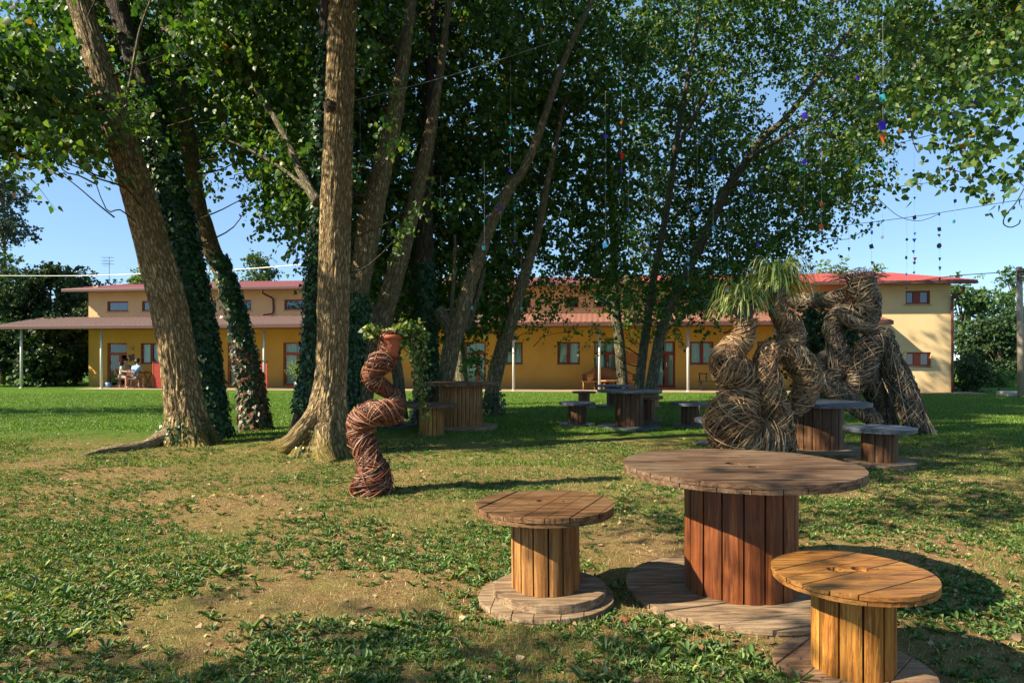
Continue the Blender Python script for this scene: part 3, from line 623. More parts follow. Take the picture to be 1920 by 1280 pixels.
M['drum_tan'] = wood_mat('wood_drum_tan', g_(.30, .13, .035), g_(.56, .29, .09), 2, None, .55, .9, .3)
M['drum_brown'] = wood_mat('wood_drum_brown', g_(.10, .045, .018), g_(.28, .14, .05), 2, None, .5, .9, .4)
M['bolt'] = plain('bolt_steel', (.25, .22, .2), .45, .8)
def disc_planks(mb, R_, w_, z0, z1, rot=0., hole=None, seed=0, wear=.004):
    """circle cut out of parallel planks running along x"""
    rd = random.Random(seed); y = -R_ + rd.uniform(0, w_ * .5) - w_ * .0
    ys_ = [-R_ + .004]
    while y < R_ - .03:
        if y > -R_ + .03: ys_.append(y)
        y += w_ * rd.uniform(.85, 1.15)
    ys_.append(R_ - .004); gap = .0022 if R_ < .5 else .003
    for a, b in zip(ys_[:-1], ys_[1:]):
        a2, b2 = a + gap, b - gap; n = 16; pts = []
        Ra = R_ - rd.uniform(0, wear)
        for t in np.linspace(0, 1, n):
            yy = a2 + (b2 - a2) * t; pts.append((math.sqrt(max(Ra * Ra - yy * yy, 1e-5)) + rd.uniform(-.0012, .0012), yy))
        for t in np.linspace(1, 0, n):
            yy = a2 + (b2 - a2) * t; pts.append((-math.sqrt(max(Ra * Ra - yy * yy, 1e-5)) + rd.uniform(-.0012, .0012), yy))
        c, s = math.cos(rot), math.sin(rot); dz = rd.uniform(-.003, .003)
        mb.prism([(p[0] * c - p[1] * s, p[0] * s + p[1] * c) for p in pts], z0, z1 + dz)
def cut_holes(o, holes, z):
    cb = MB()
    for hx, hy, r in holes:
        cb.tube([(hx, hy, z - .2), (hx, hy, z + .2)], r, 20)
    c = cb.build('cutter', None, o.parent); md = o.modifiers.new('b', 'BOOLEAN'); md.operation = 'DIFFERENCE'; md.object = c; md.solver = 'EXACT'; md.use_self = True
    bpy.context.view_layer.update(); dg = bpy.context.evaluated_depsgraph_get(); me = bpy.data.meshes.new_from_object(o.evaluated_get(dg)); o.modifiers.clear()
    o.data = me; bpy.data.objects.remove(c)
def spool(cat, name, label, px, Yb, R_, rd, ht, mats, group, nst=18, rot=.1, seed=1, holes=None, detail=True, baseR=None, basez=0., double=False, tk=.05, x=None, tilt=(0, 0)):
    X = (px - 960) / F * Yb if x is None else x
    o = thing(name, label, cat, (X, Yb, 0), group=group)
    top, drm, bas = mats; rr = random.Random(seed)
    baseR = baseR or R_ * .98
    mb = MB(); disc_planks(mb, R_, .115 if R_ > .5 else .1, ht - tk / 2 + .001, ht, rot, seed=seed)
    disc_planks(mb, R_ - .004, .13, ht - tk, ht - tk / 2, rot + PI / 2 + .15, seed=seed + 9)
    t = mb.build('top' if cat == 'stool' else 'tabletop', top, o, bevel=0)
    if holes: cut_holes(t, holes, ht)
    if detail:
        b = t.modifiers.new('bevel', 'BEVEL'); b.width = .0025; b.segments = 2; b.limit_method = 'ANGLE'; b.angle_limit = R(50)
    # drum staves
    mb = MB(); z0 = basez + tk * (2 if double else 1) - .001; z1 = ht - tk
    for k in range(nst):
        a0 = 2 * PI * k / nst + .006 / rd + .02 * rr.random() / nst + rot; a1 = 2 * PI * (k + 1) / nst - .004 / rd + rot; n = 5
        ro = rd + rr.uniform(-.003, .003); ri = rd - .025; pts = []
        for t_ in np.linspace(0, 1, n):
            e = .004 if t_ in (0, 1) else 0
            a_ = a0 + (a1 - a0) * t_; rq = ro * (1 - .35 * (1 - math.cos((t_ - .5) * (a1 - a0)))) - e
            pts.append((rq * math.cos(a_), rq * math.sin(a_)))
        for t_ in np.linspace(1, 0, n): a_ = a0 + (a1 - a0) * t_; pts.append((ri * math.cos(a_), ri * math.sin(a_)))
        mb.prism(pts, z0, z1)
    mb.build('drum', drm, o)
    mb = MB(); mb.tube([(0, 0, z0), (0, 0, z1)], rd - .03, 24); mb.build('core', M['drum_brown'], o, True)
    mb = MB()
    disc_planks(mb, baseR, .13, basez + tk / 2, basez + tk, rot + .3, seed=seed + 3)
    disc_planks(mb, baseR - .004, .13, basez - .03, basez + tk / 2 - .001, rot + .3 + PI / 2, seed=seed + 5)
    bo = mb.build('base', bas, o)
    if detail: b = bo.modifiers.new('bevel', 'BEVEL'); b.width = .004; b.segments = 2; b.limit_method = 'ANGLE'; b.angle_limit = R(50)
    if double:
        mb = MB(); disc_planks(mb, baseR * .83, .12, basez + tk, basez + 2 * tk, rot + 1.9, seed=seed + 6)
        b2 = mb.build('base_ring', bas, o); b2.location = (.02, .0, 0)
        b = b2.modifiers.new('bevel', 'BEVEL'); b.width = .004; b.segments = 2; b.limit_method = 'ANGLE'
    o.rotation_euler = (tilt[0], tilt[1], 0)
    return o
TG, SG = 'cable spool tables under the poplars', 'cable spool stools under the poplars'
H1 = [(-.02, .02, .045), (.08, -.14, .014), (-.16, -.03, .014)]
spool('table', 'spool_table', 'large weathered spool table with reddish brown drum in the foreground', 1387, 3.93, .662, .312, .752, (M['top_weathered'], M['drum_red'], M['base_grey']), TG, 17, .02, 3, [(-.02, .03, .055), (.04, -.12, .035)])
fs = spool('stool', 'spool_stool', 'spool stool with brown top on a doubled base, left of the large foreground table', 1024, 3.80, .385, .19, .555, (M['top_brown'], M['drum_tan'], M['base_grey']), SG, 14, 1.15, 5, [(-.02, .05, .028), (.11, .03, .014), (-.2, .03, .01)], double=True, tk=.048, tilt=(.0, -.01))
rs = spool('stool', 'spool_stool', 'honey coloured spool stool with shadows on its top in the bottom right corner', 1598, 2.93, .328, .166, .445, (M['top_honey'], M['drum_honey'], M['base_tan']), SG, 11, .5, 8, [(-.06, .03, .035), (.05, .035, .035), (.04, -.08, .012), (.14, .04, .010)], tk=.038)
for k in range(26):
    a = k * 2.39996; r = .205 + (k % 3) * .035; mb = MB(); mb.tube([(r * math.cos(a), r * math.sin(a), .036), (r * math.cos(a), r * math.sin(a), .041)], .0045, 8); mb.build('nail', M['bolt'], rs)
spool('table', 'spool_table', 'dark topped spool table with wide brown drum between the wicker figures', 1531, 10.1, .745, .37, .725, (M['top_dark'], M['drum_brown'], M['base_grey']), TG, 18, .3, 11)
spool('stool', 'spool_stool', 'grey topped spool stool at far right before the large wicker figure', 1649, 8.75, .43, .215, .485, (M['top_dark'], M['drum_brown'], M['base_grey']), SG, 13, .1, 12)
spool('table', 'spool_table', 'tall spool table with thick honey drum of narrow staves left of centre', 864, 13.4, .74, .425, .905, (M['top_weathered'], M['drum_tan'], M['base_grey']), TG, 34, .2, 13, detail=False, tk=.06)
spool('stool', 'spool_stool', 'orange spool stool with thin top in front of the tall left table', 809, 12.2, .5, .22, .555, (M['top_weathered'], M['drum_honey'], M['base_grey']), SG, 20, .2, 14, detail=False, baseR=.25, basez=-.02)
spool('stool', 'spool_stool', 'spool stool half hidden behind the reddish wicker column', 740, 13.6, .42, .19, .5, (M['top_weathered'], M['drum_red'], M['top_dark']), SG, 14, .2, 15, detail=False)
spool('table', 'spool_table', 'middle spool table with thin dark top and narrow sunlit brown drum', 1180, 13.5, .64, .275, .745, (M['top_dark'], M['drum_brown'], M['top_dark']), TG, 18, .1, 16, detail=False, tk=.04)
spool('stool', 'spool_stool', 'dark spool stool just left of the middle spool table', 1082, 13.9, .37, .19, .48, (M['top_dark'], M['drum_brown'], M['top_dark']), SG, 12, .1, 17, detail=False)
spool('stool', 'spool_stool', 'reddish spool stool with pale top edge just behind the right side of the middle table', 1210, 14.7, .38, .2, .555, (M['top_brown'], M['drum_red'], M['top_dark']), SG, 14, .1, 18, detail=False)
spool('stool', 'spool_stool', 'small orange spool stool with pale top behind the dark left stool', 1095, 19, .33, .16, .46, (M['top_brown'], M['drum_red'], M['base_grey']), SG, 12, .1, 19, detail=False)
spool('table', 'spool_table', 'farthest small spool table standing before the upright three stemmed trees', 1152, 19.4, .52, .22, .62, (M['top_dark'], M['drum_brown'], M['top_dark']), TG, 16, .1, 20, detail=False)
spool('stool', 'spool_stool', 'farthest spool stool seen behind the reddish stool right of the middle table', 1222, 19.2, .28, .2, .44, (M['top_brown'], M['drum_honey'], M['base_grey']), SG, 12, .1, 21, detail=False)
spool('stool', 'spool_stool', 'dark topped spool stool standing alone on the grass right of the middle table', 1295, 13.8, .4, .19, .475, (M['top_dark'], M['drum_brown'], M['top_dark']), SG, 13, .1, 22, detail=False)
spool('stool', 'spool_stool', 'low dark spool stool tucked behind the left edge of the leafy wicker figure', 1352, 10.6, .4, .18, .43, (M['top_dark'], M['drum_brown'], M['top_dark']), SG, 13, .1, 23, detail=False)
br = MB(); br.box(-.07, .06, -.04, .04, -.02, .03)
p = G(1158, 1168); tag(br.build('brick', plain('brick_red', (.26, .07, .04), .9, var=.3), None, bevel=.006, loc=(p.x + .02, p.y, .0), rotz=.35), 'broken red brick on the soil beside the doubled stool base', 'brick')

# ------------------------------------------------------------------ wicker figures
def wick_mat(name, stops, rough=.55):
    m = NT(name); c = m.ramp(m.island(), stops); n = m.noise(m.coord(), 30, 3); m.base(m.mix(n, c, m.mix(1., c, (.55, .5, .45, 1), 'MULTIPLY')), rough, .4); return m.m
M['wick_red'] = wick_mat('willow_reddish', [(0, g_(.05, .014, .007)), (.45, g_(.19, .06, .026)), (.8, g_(.36, .14, .06)), (1, g_(.5, .33, .22))], .5)
M['wick_tan'] = wick_mat('willow_tan', [(0, g_(.07, .035, .018)), (.45, g_(.28, .165, .08)), (.8, g_(.55, .38, .2)), (1, g_(.72, .58, .34))])
M['wick_grey'] = wick_mat('willow_grey', [(0, g_(.045, .033, .022)), (.45, g_(.17, .13, .09)), (.8, g_(.34, .27, .18)), (1, g_(.48, .4, .26))])
M['wick_dark'] = plain('willow_shadow_core', (.05, .03, .02), .9)
def weave(mb, rows, Y, n, thick=.006, wsc=1., turns=.8, seg=26, span=(.12, .3), fray=1.16, scale=3.2, ox=0, oy=0, dirs=(1, -1), ysq=1.):
    """rows: (x, y, width, dY) in zoomed-view units; strands wind round the hollow body"""
    pts = [(*W(ox + a / scale, oy + b / scale, Y + d), wd * wsc / 2 / scale / F * (Y + d)) for a, b, wd, d in rows]
    NS = 260; S = spline(pts, NS); P = S[:, :3]; r = S[:, 3]; T, N, B = frames(P)
    L = np.concatenate([[0], np.cumsum(np.linalg.norm(np.diff(P, axis=0), axis=1))]); tot = L[-1]
    t0 = rng.uniform(-.08, 1, n); ln = rng.uniform(*span, n) / max(tot, .3) * 2.2
    ph = rng.uniform(0, 2 * PI, n); tw = rng.normal(turns, .38, n) * np.where(rng.random(n) < .78, dirs[0], dirs[1]) * 2 * PI
    rad = rng.uniform(.84, 1.06, n); rad = np.where(rng.random(n) < .2, rng.uniform(1.0, fray, n), rad)
    for k in range(n):
        t = np.clip(t0[k] + ln[k] * np.linspace(0, 1, seg), 0, 1); t = np.unique(t)
        if len(t) < 6: continue
        f = t * (NS - 1); i0 = np.clip(f.astype(int), 0, NS - 2); u = (f - i0)[:, None]
        lp = lambda A: A[i0] * (1 - u) + A[i0 + 1] * u
        c = lp(P); n_ = nrm(lp(N)); b_ = nrm(lp(B)); rr = (r[i0] * (1 - u[:, 0]) + r[i0 + 1] * u[:, 0]) * (rad[k] + .05 * np.sin(t * 40 + k))
        s = (t - t[0]) / (t[-1] - t[0] + 1e-6)
        if random.random() < .4: rr = rr * (1 + .34 * np.clip(s - .8, 0, 1) * 5 * random.random())
        a = ph[k] + tw[k] * (t - t[0]) / (ln[k] + 1e-6) * .9
        pp = c + rr[:, None] * (np.cos(a)[:, None] * n_ + np.sin(a)[:, None] * b_)
        pp[:, 2] = np.maximum(pp[:, 2], .004)
        th = thick * random.uniform(.55, 1.35); mb.tube(pp, th * np.linspace(1, .55, len(pp)), 5, cap=False)
# red column in front
o = thing('wicker_sculpture', 'reddish twisted wicker column carrying a terracotta pot, left of centre', 'sculpture', G(700, 930), group='woven willow sculptures'); off = o.location
mb = MB()
weave(mb, [(250, 1215, 300, 0), (252, 1120, 270, 0), (255, 1040, 215, 0), (235, 960, 165, .02), (205, 880, 165, .05), (185, 800, 175, .08), (185, 730, 175, .04), (235, 690, 160, -.08), (300, 680, 155, -.12), (370, 680, 150, -.05), (395, 630, 110, .05)], 6.85, 680, .0062, .86, 1.0, ox=620, oy=560)
weave(mb, [(400, 740, 90, .1), (392, 640, 110, .08), (375, 580, 95, .12), (310, 530, 100, .1), (262, 490, 120, .02), (250, 440, 125, -.05), (280, 400, 140, -.08), (330, 370, 145, 0), (350, 325, 130, .02), (350, 260, 140, 0), (350, 190, 132, 0)], 6.85, 500, .0057, .88, 1.1, ox=620, oy=560)
mb.build('woven_body', M['wick_red'], o, True, off)
pc = W(620 + 362 / 3.2, 560 + 235 / 3.2, 6.83)
def pot(name, label, cat, C, r, h, mat, grp=None):
    mb = MB(); pr = [(.62, 0), (.72, .3), (.95, .75), (1, .8), (1.07, .8), (1.07, 1.), (.98, 1.), (.93, .86), (.5, .84)]
    n = 28; V = []; 
    for (a, z) in pr:
        for k in range(n): V.append((a * r * math.cos(2 * PI * k / n), a * r * math.sin(2 * PI * k / n), z * h))
    q = [(i * n + k, i * n + (k + 1) % n, (i + 1) * n + (k + 1) % n, (i + 1) * n + k) for i in range(len(pr) - 1) for k in range(n)]
    mb.add(V, q); mb.poly.append(list(reversed(range(n)))); mb.poly.append([(len(pr) - 1) * n + k for k in range(n)])
    ob = mb.build(name, mat, None, True, loc=C); tag(ob, label, cat, grp); return ob
M['terra'] = plain('terracotta', (.36, .085, .035), .7); M['plastic_dark'] = plain('dark_plastic', (.07, .075, .08), .4)
pot('flower_pot', 'terracotta pot held in the top of the reddish wicker column', 'pot', (pc.x, pc.y, pc.z - .19), .105, .22, M['terra'])
def vine(label, C, drops, n):
    o = thing('trailing_plant', label, 'plant', C); mb = MB(); PP = []
    for (x, y, z, x2, y2, z2, m) in drops:
        for k in range(m):
            s = rng.normal(size=3) * [.04, .05, .03]; a = np.array([x, y, z]) * 1. + s * .6; b = np.array([x2, y2, z2]) + s
            mid = (a + b) / 2; mid[2] = max(a[2], b[2]) + .02 if z2 < 0 else mid[2]; mid[0] = b[0] * .8 + a[0] * .2
            S = spline([a, mid, b], 20); mb.tube(S, .003, 4, cap=False); PP.append(S)
    mb.build('stem', M['branch'], o, True, attr='bark')
    P = np.concatenate(PP); P = P[rng.integers(0, len(P), n)] + rng.normal(size=(n, 3)) * .028
    D = rdir(n); D[:, 2] -= .7; U = rdir(n) + [-.2, -.6, .4]
    V, q = leaves(P, D, U, .045 * rng.uniform(.5, 1.2, n), IVY); link('foliage', npmesh('foliage', V, [q], True), M['vine'], o)
vine('green and yellow vine trailing down from the terracotta pot on the wicker column', (pc.x, pc.y, pc.z + .03),
     [(0, 0, 0, -.22, -.02, .06, 5), (0, 0, 0, .12, .05, .07, 6), (.05, .05, .02, .20, .12, -.05, 7), (.1, .05, 0, .25, .12, -.3, 6), (.12, .05, 0, .28, .12, -.6, 6), (.12, .05, 0, .27, .15, -.82, 3)], 2000)
# leafy two-armed figure
o = thing('wicker_sculpture', 'tan coiled wicker figure with two grassy potted plants on its arms', 'sculpture', (3.35, 8.9, 0), group='woven willow sculptures'); off = o.location
mb = MB(); kw = dict(ox=1300, oy=460)
weave(mb, [(420, 1230, 330, .1), (330, 1190, 330, 0), (250, 1130, 300, -.1), (240, 1020, 280, -.1), (310, 930, 190, .0), (345, 850, 150, .1), (300, 790, 170, .05), (230, 750, 200, -.05), (190, 700, 170, -.1), (230, 630, 140, -.05), (290, 570, 120, 0), (305, 500, 115, 0), (305, 440, 120, 0)], 8.9, 1050, .0075, 1.06, .9, **kw)
weave(mb, [(505, 1290, 190, .1), (505, 1210, 180, .05), (500, 1080, 165, 0), (480, 960, 150, -.05), (450, 860, 150, -.1), (435, 760, 135, -.1), (440, 670, 120, -.05), (480, 620, 120, 0)], 8.95, 640, .0075, 1.08, .5, **kw)
weave(mb, [(600, 1000, 80, .25), (650, 920, 130, .2), (690, 830, 140, .15), (670, 740, 150, .1), (610, 670, 140, .1), (560, 640, 130, .1), (590, 570, 140, .15), (580, 500, 140, .2), (530, 430, 110, .2), (510, 370, 100, .2), (508, 300, 95, .2)], 8.95, 680, .0075, 1.04, .7, **kw)
mb.build('woven_body', M['wick_tan'], o, True, off)
def spider(label, C, n, L, grp):
    o = thing('grassy_plant', label, 'plant', C, group=grp); mb = []
    Vs, Q = [], []; seg = 9; c = 0
    for k in range(n):
        a = random.uniform(0, 2 * PI); l = L * random.uniform(.5, 1.25); up = random.uniform(.1, 1.5); hz = np.array([math.cos(a), math.sin(a), 0]); side = np.array([-math.sin(a), math.cos(a), 0])
        t = np.linspace(0, 1, seg)[:, None]; out = l * (.85 * t * (1 - .3 * t)) / (1 + up * .35); z = l * (up * .75 * t - (.3 + up * .5) * t ** 2.4 * 1.0)
        p = hz * out + np.array([0, 0, 1]) * z + side * (.06 * l * random.uniform(-1, 1) * t ** 2); w_ = .0095 * np.sin(np.clip(t * 2.6 + .4, 0, PI)) + .001
        Vs.append(np.concatenate([p - side * w_, p + side * w_])); i = np.arange(seg - 1); Q.append(np.stack([i, i + 1, i + 1 + seg, i + seg], -1) + c); c += 2 * seg
    link('foliage', npmesh('foliage', np.concatenate(Vs), [np.concatenate(Q)], True), M['spider'], o)
SPG = 'grassy plants on the tan wicker figure'
pA = W(1300 + 305 / 3.2, 460 + 375 / 3.2, 8.88); pB = W(1300 + 505 / 3.2, 460 + 255 / 3.2, 9.13)
pot('flower_pot', 'dark pot held by the lower left arm of the tan wicker figure', 'pot', (pA.x, pA.y, pA.z - .19), .15, .24, M['plastic_dark'], 'dark pots on the tan wicker figure')
pot('flower_pot', 'dark pot held by the upper right arm of the tan wicker figure', 'pot', (pB.x, pB.y, pB.z - .19), .12, .24, M['plastic_dark'], 'dark pots on the tan wicker figure')
spider('lower grassy plant with long drooping leaves on the left arm of the wicker figure', (pA.x, pA.y, pA.z + .03), 190, .95, SPG)
spider('upper grassy plant with long arching leaves topping the tan wicker figure', (pB.x, pB.y, pB.z + .05), 300, 1.05, SPG)
# large grey-brown figure
o = thing('wicker_sculpture', 'large grey brown wicker figure with spreading legs on the right lawn', 'sculpture', (6.6, 12.6, 0), group='woven willow sculptures'); off = o.location
mb = MB(); kw = dict(ox=1500, oy=460, thick=.010, wsc=.86)
weave(mb, [(700, 1160, 130, -.2), (685, 1060, 150, -.2), (640, 930, 160, -.1), (590, 800, 160, 0), (540, 690, 140, 0), (515, 600, 120, 0), (480, 540, 110, 0), (530, 520, 70, 0)], 12.6, 430, turns=.5, **kw)
weave(mb, [(760, 1200, 200, -.3), (700, 1080, 165, -.2), (640, 930, 170, -.1), (590, 800, 165, 0), (540, 690, 145, 0), (515, 600, 120, 0)], 12.6, 170, turns=.12, span=(.5, 1.1), **kw)
weave(mb, [(545, 1150, 140, .2), (515, 1040, 125, .2), (480, 940, 115, .2), (430, 850, 135, .1), (400, 700, 150, .1), (480, 560, 110, 0)], 12.7, 150, turns=.12, span=(.5, 1.1), **kw)
weave(mb, [(20, 900, 150, .1), (130, 850, 140, .1), (200, 760, 120, .1), (210, 620, 90, .1)], 12.6, 110, turns=.15, span=(.5, 1.), **kw)
weave(mb, [(555, 530, 60, 0), (500, 550, 110, 0), (430, 600, 160, -.1), (390, 690, 170, -.15), (360, 780, 160, -.1), (300, 850, 140, 0), (230, 860, 120, 0), (190, 800, 110, 0), (240, 750, 90, 0)], 12.6, 430, turns=.6, **kw)
weave(mb, [(370, 190, 160, .1), (370, 260, 180, .1), (400, 340, 150, .1), (350, 400, 130, .1), (240, 430, 150, .1), (195, 490, 120, .1), (210, 560, 110, .1), (235, 640, 130, .1), (270, 700, 130, .05), (330, 780, 120, 0)], 12.6, 560, turns=.7, **kw)
weave(mb, [(430, 300, 120, .2), (420, 400, 130, .2), (400, 480, 110, .2)], 12.6, 170, turns=.6, **kw)
weave(mb, [(230, 400, 60, -.15), (290, 450, 80, -.2), (350, 480, 80, -.2), (430, 510, 70, -.1)], 12.6, 120, turns=.4, **kw)
weave(mb, [(510, 1130, 90, .2), (505, 1040, 110, .2), (480, 940, 110, .2), (430, 850, 130, .1), (390, 760, 150, .1)], 12.7, 300, turns=.5, **kw)
weave(mb, [(90, 800, 130, .1), (170, 860, 120, 0), (270, 920, 110, -.1), (370, 990, 110, -.15), (470, 1070, 90, -.2)], 12.5, 320, turns=.4, **kw)
weave(mb, [(90, 760, 90, .2), (140, 700, 110, .2), (190, 640, 90, .2), (205, 570, 80, .15)], 12.7, 200, turns=.5, **kw)
weave(mb, [(280, 310, 120, .2), (180, 325, 105, .4), (80, 330, 95, .6), (-20, 335, 90, .8), (-60, 330, 70, .9)], 12.7, 300, turns=.5, **kw)
for k in range(90):   # loose crown of twigs
    a = random.uniform(0, PI * 2); c = W(1500 + random.uniform(230, 470) / 3.2, 460 + random.uniform(160, 230) / 3.2, 12.7)
    d = np.array([math.cos(a), math.sin(a) * .5, random.uniform(-.1, .35)]); l = random.uniform(.25, .8)
    mb.tube(spline([np.array(c) - d * l * .5, np.array(c) + [0, 0, random.uniform(0, .12)], np.array(c) + d * l * .5 + [0, 0, random.uniform(-.15, .1)]], 10), .006, 4, cap=False)
mb.build('woven_body', M['wick_grey'], o, True, off)

# ------------------------------------------------------------------ the house
TH = R(6.5); UX, UY = math.cos(TH), -math.sin(TH); BX, BY = math.sin(TH), math.cos(TH)   # along the facade / away from the camera
Q0 = G(1290, 734); Q0 = Vector((Q0.x, Q0.y, 0))
def U(px, v):      # facade coordinate of an image column on the plane at depth v
    k = (px - 960) / F; x0 = Q0.x + v * BX; y0 = Q0.y + v * BY
    return (k * y0 - x0) / (UX - k * UY)
def Z(px, py, v):
    u = U(px, v); Y = Q0.y + v * BY + u * UY; return H - (py - HOR) / F * Y
HB = thing('house', 'long two storey ochre house with red tiled roofs and a porch on posts', 'house', Q0, -TH)
def stucco(name, a, b, stain=.0):
    m = NT(name); n = m.noise(m.coord(), 1.1, 6, .6); n2 = m.noise(m.coord((1, 1, .6)), 1.2, 6); n3 = m.noise(m.coord(), 60, 3)
    col = m.mix(n, a, b); col = m.mix(m.ramp(n2, [(.45, (0, 0, 0, 1)), (.75, (.3, .3, .3, 1))]), col, tuple(x * .8 for x in a[:3]) + (1,))
    z = m.n('SeparateXYZ', {0: m.n('TexCoord').outputs['Object']}).outputs[2]
    dirt = m.math('MULTIPLY', m.n('MapRange', {'Value': z, 'From Min': .6, 'From Max': .0}).outputs[0], n)
    col = m.mix(dirt, col, g_(.25, .19, .1)); m.base(col, .9, .15); m.bump(n3, .3, .01); return m.m
M['ochre'] = stucco('stucco_ochre', g_(.66, .34, .07), g_(.80, .46, .115))
M['peach'] = stucco('stucco_peach', g_(.64, .40, .19), g_(.76, .50, .26))
M['cream'] = stucco('stucco_cream', g_(.66, .48, .24), g_(.74, .56, .31))
M['orange'] = stucco('beam_orange', g_(.42, .16, .035), g_(.52, .22, .05))
M['fr_red'] = plain('frame_dark_red', (.24, .035, .02), .5)
M['fr_orange'] = plain('frame_orange_red', (.42, .075, .03), .5)
M['panel_red'] = plain('slat_red', (.38, .035, .022), .6)
M['sill'] = plain('stone_sill', (.52, .33, .16), .8)
M['metal_post'] = plain('galvanised_post', (.62, .60, .58), .45, .1)
M['gutter'] = plain('brown_gutter', (.10, .045, .035), .5)
M['pipe_red'] = plain('copper_brown_pipe', (.12, .035, .025), .4)
M['curtain'] = plain('white_curtain', (.68, .72, .66), .9, scale=3, var=.06)
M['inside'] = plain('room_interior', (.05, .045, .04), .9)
M['concrete'] = plain('porch_concrete', (.34, .25, .17), .9, scale=3)
def tile_mat(name, a, b):
    m = NT(name); n = m.noise(m.coord((1, 1, 1)), 2.5, 5); n2 = m.noise(m.coord((4, .8, 1)), 9, 3)
    m.base(m.mix(n, a, m.mix(n2, b, a)), .75, .2); return m.m
M['roof_left'] = tile_mat('roof_purple_red', g_(.17, .05, .055), g_(.28, .10, .09)); M['roof_right'] = tile_mat('roof_red', g_(.33, .06, .05), g_(.42, .09, .07))
M['porch_left'] = tile_mat('roof_porch_left', g_(.11, .07, .065), g_(.21, .14, .12)); M['porch_roof'] = tile_mat('roof_porch', g_(.20, .085, .06), g_(.34, .17, .11))
gm = NT('window_glass'); gl = gm.n('BsdfGlossy', {'Roughness': .02, 'Color': g_(.8, .9, 1)}); tr = gm.n('BsdfTransparent', {'Color': g_(.86, .95, .93)})
ms = gm.n('MixShader', {0: gm.math('MULTIPLY', gm.n('Fresnel', {'IOR': 1.45}).outputs[0], .8), 1: tr.outputs[0], 2: gl.outputs[0]}); gm.l(ms.outputs[0], gm.out.inputs['Surface']); M['glass'] = gm.m
gm = NT('upper_window_glass'); gm.base(g_(.015, .022, .03), .03, .2); gl = gm.n('BsdfGlossy', {'Roughness': .02, 'Color': g_(.75, .88, 1)})
ms = gm.n('MixShader', {0: .10, 1: gm.b.outputs[0], 2: gl.outputs[0]}); gm.l(ms.outputs[0], gm.out.inputs['Surface']); M['glass_up'] = gm.m
VW = 2.35                                   # main wall plane; posts stand on v = 0
UL = U(166, VW); UR = U(1648, VW) + .4      # ends of the main wall
WV = .55; WL = U(1640, WV); WR = U(1783, WV)  # right wing wall
def wall(name, mat, x0, x1, y, th, z0, z1, ops, parent=HB):
    """wall in the x-z plane with real openings (x0,x1,z0,z1)"""
    mb = MB(); xs_ = sorted(set([x0, x1] + [o_[0] for o_ in ops] + [o_[1] for o_ in ops]))
    for a, b in zip(xs_[:-1], xs_[1:]):
        cs = sorted([(o_[2], o_[3]) for o_ in ops if o_[0] <= a + 1e-6 and o_[1] >= b - 1e-6]); z = z0
        for c, d in cs:
            if c > z + 1e-6: mb.box(a, b, y, y + th, z, c)
            z = d
        if z < z1: mb.box(a, b, y, y + th, z, z1)
    return mb.build(name, mat, parent)
def window(x0, x1, z0, z1, y, style='double', fm='fr_red', curtain=True, label=None, sill=True, parent=HB):
    f = MB(); t = .07; yy = y + .07
    f.box(x0, x0 + t, yy, yy + .09, z0, z1); f.box(x1 - t, x1, yy, yy + .09, z0, z1); f.box(x0 + t, x1 - t, yy, yy + .09, z0, z0 + t); f.box(x0 + t, x1 - t, yy, yy + .09, z1 - t, z1)
    xm = (x0 + x1) / 2
    if style == 'double': f.box(xm - .075, xm + .075, yy - .01, yy + .08, z0 + t, z1 - t)
    if style == 'gap': f.box(xm - .16, xm + .12, yy - .01, yy + .08, z0 + t, z1 - t)
    fr = f.build('window', M[fm], parent, bevel=.004)
    if label: fr['label'] = label
    g = MB(); g.box(x0 + t, x1 - t, yy + .03, yy + .036, z0 + t, z1 - t); g.build('pane', M['glass'] if curtain else M['glass_up'], fr)
    if curtain: curt(x0 + t, x1 - t, z0 + t, z1 - t, yy + .14, fr)
    if sill: s = MB(); s.box(x0 - .06, x1 + .06, y - .05, y + .065, z0 - .06, z0 - .002); s.build('sill', M['sill'], fr, bevel=.004)
    return fr
def curt(x0, x1, z0, z1, y, parent, gap=.06):
    n = max(20, int((x1 - x0) * 70)); xs_ = np.linspace(x0 - .05, x1 + .05, n); xm = (x0 + x1) / 2
    yy = y + .025 * np.sin(xs_ * 58 + 2 * np.sin(xs_ * 7)) + .01 * np.sin(xs_ * 23)
    V = np.concatenate([np.stack([xs_, yy, 0 * xs_ + z0 - .1], -1), np.stack([xs_, yy * .6 + y * .4, 0 * xs_ + z1 + .05], -1)])
    i = np.array([k for k in range(n - 1) if abs(xs_[k] - xm) > gap * .4]); q = np.stack([i, i + 1, i + 1 + n, i + n], -1)
    link('curtain', npmesh('curtain', V, [q], True), M['curtain'], parent)
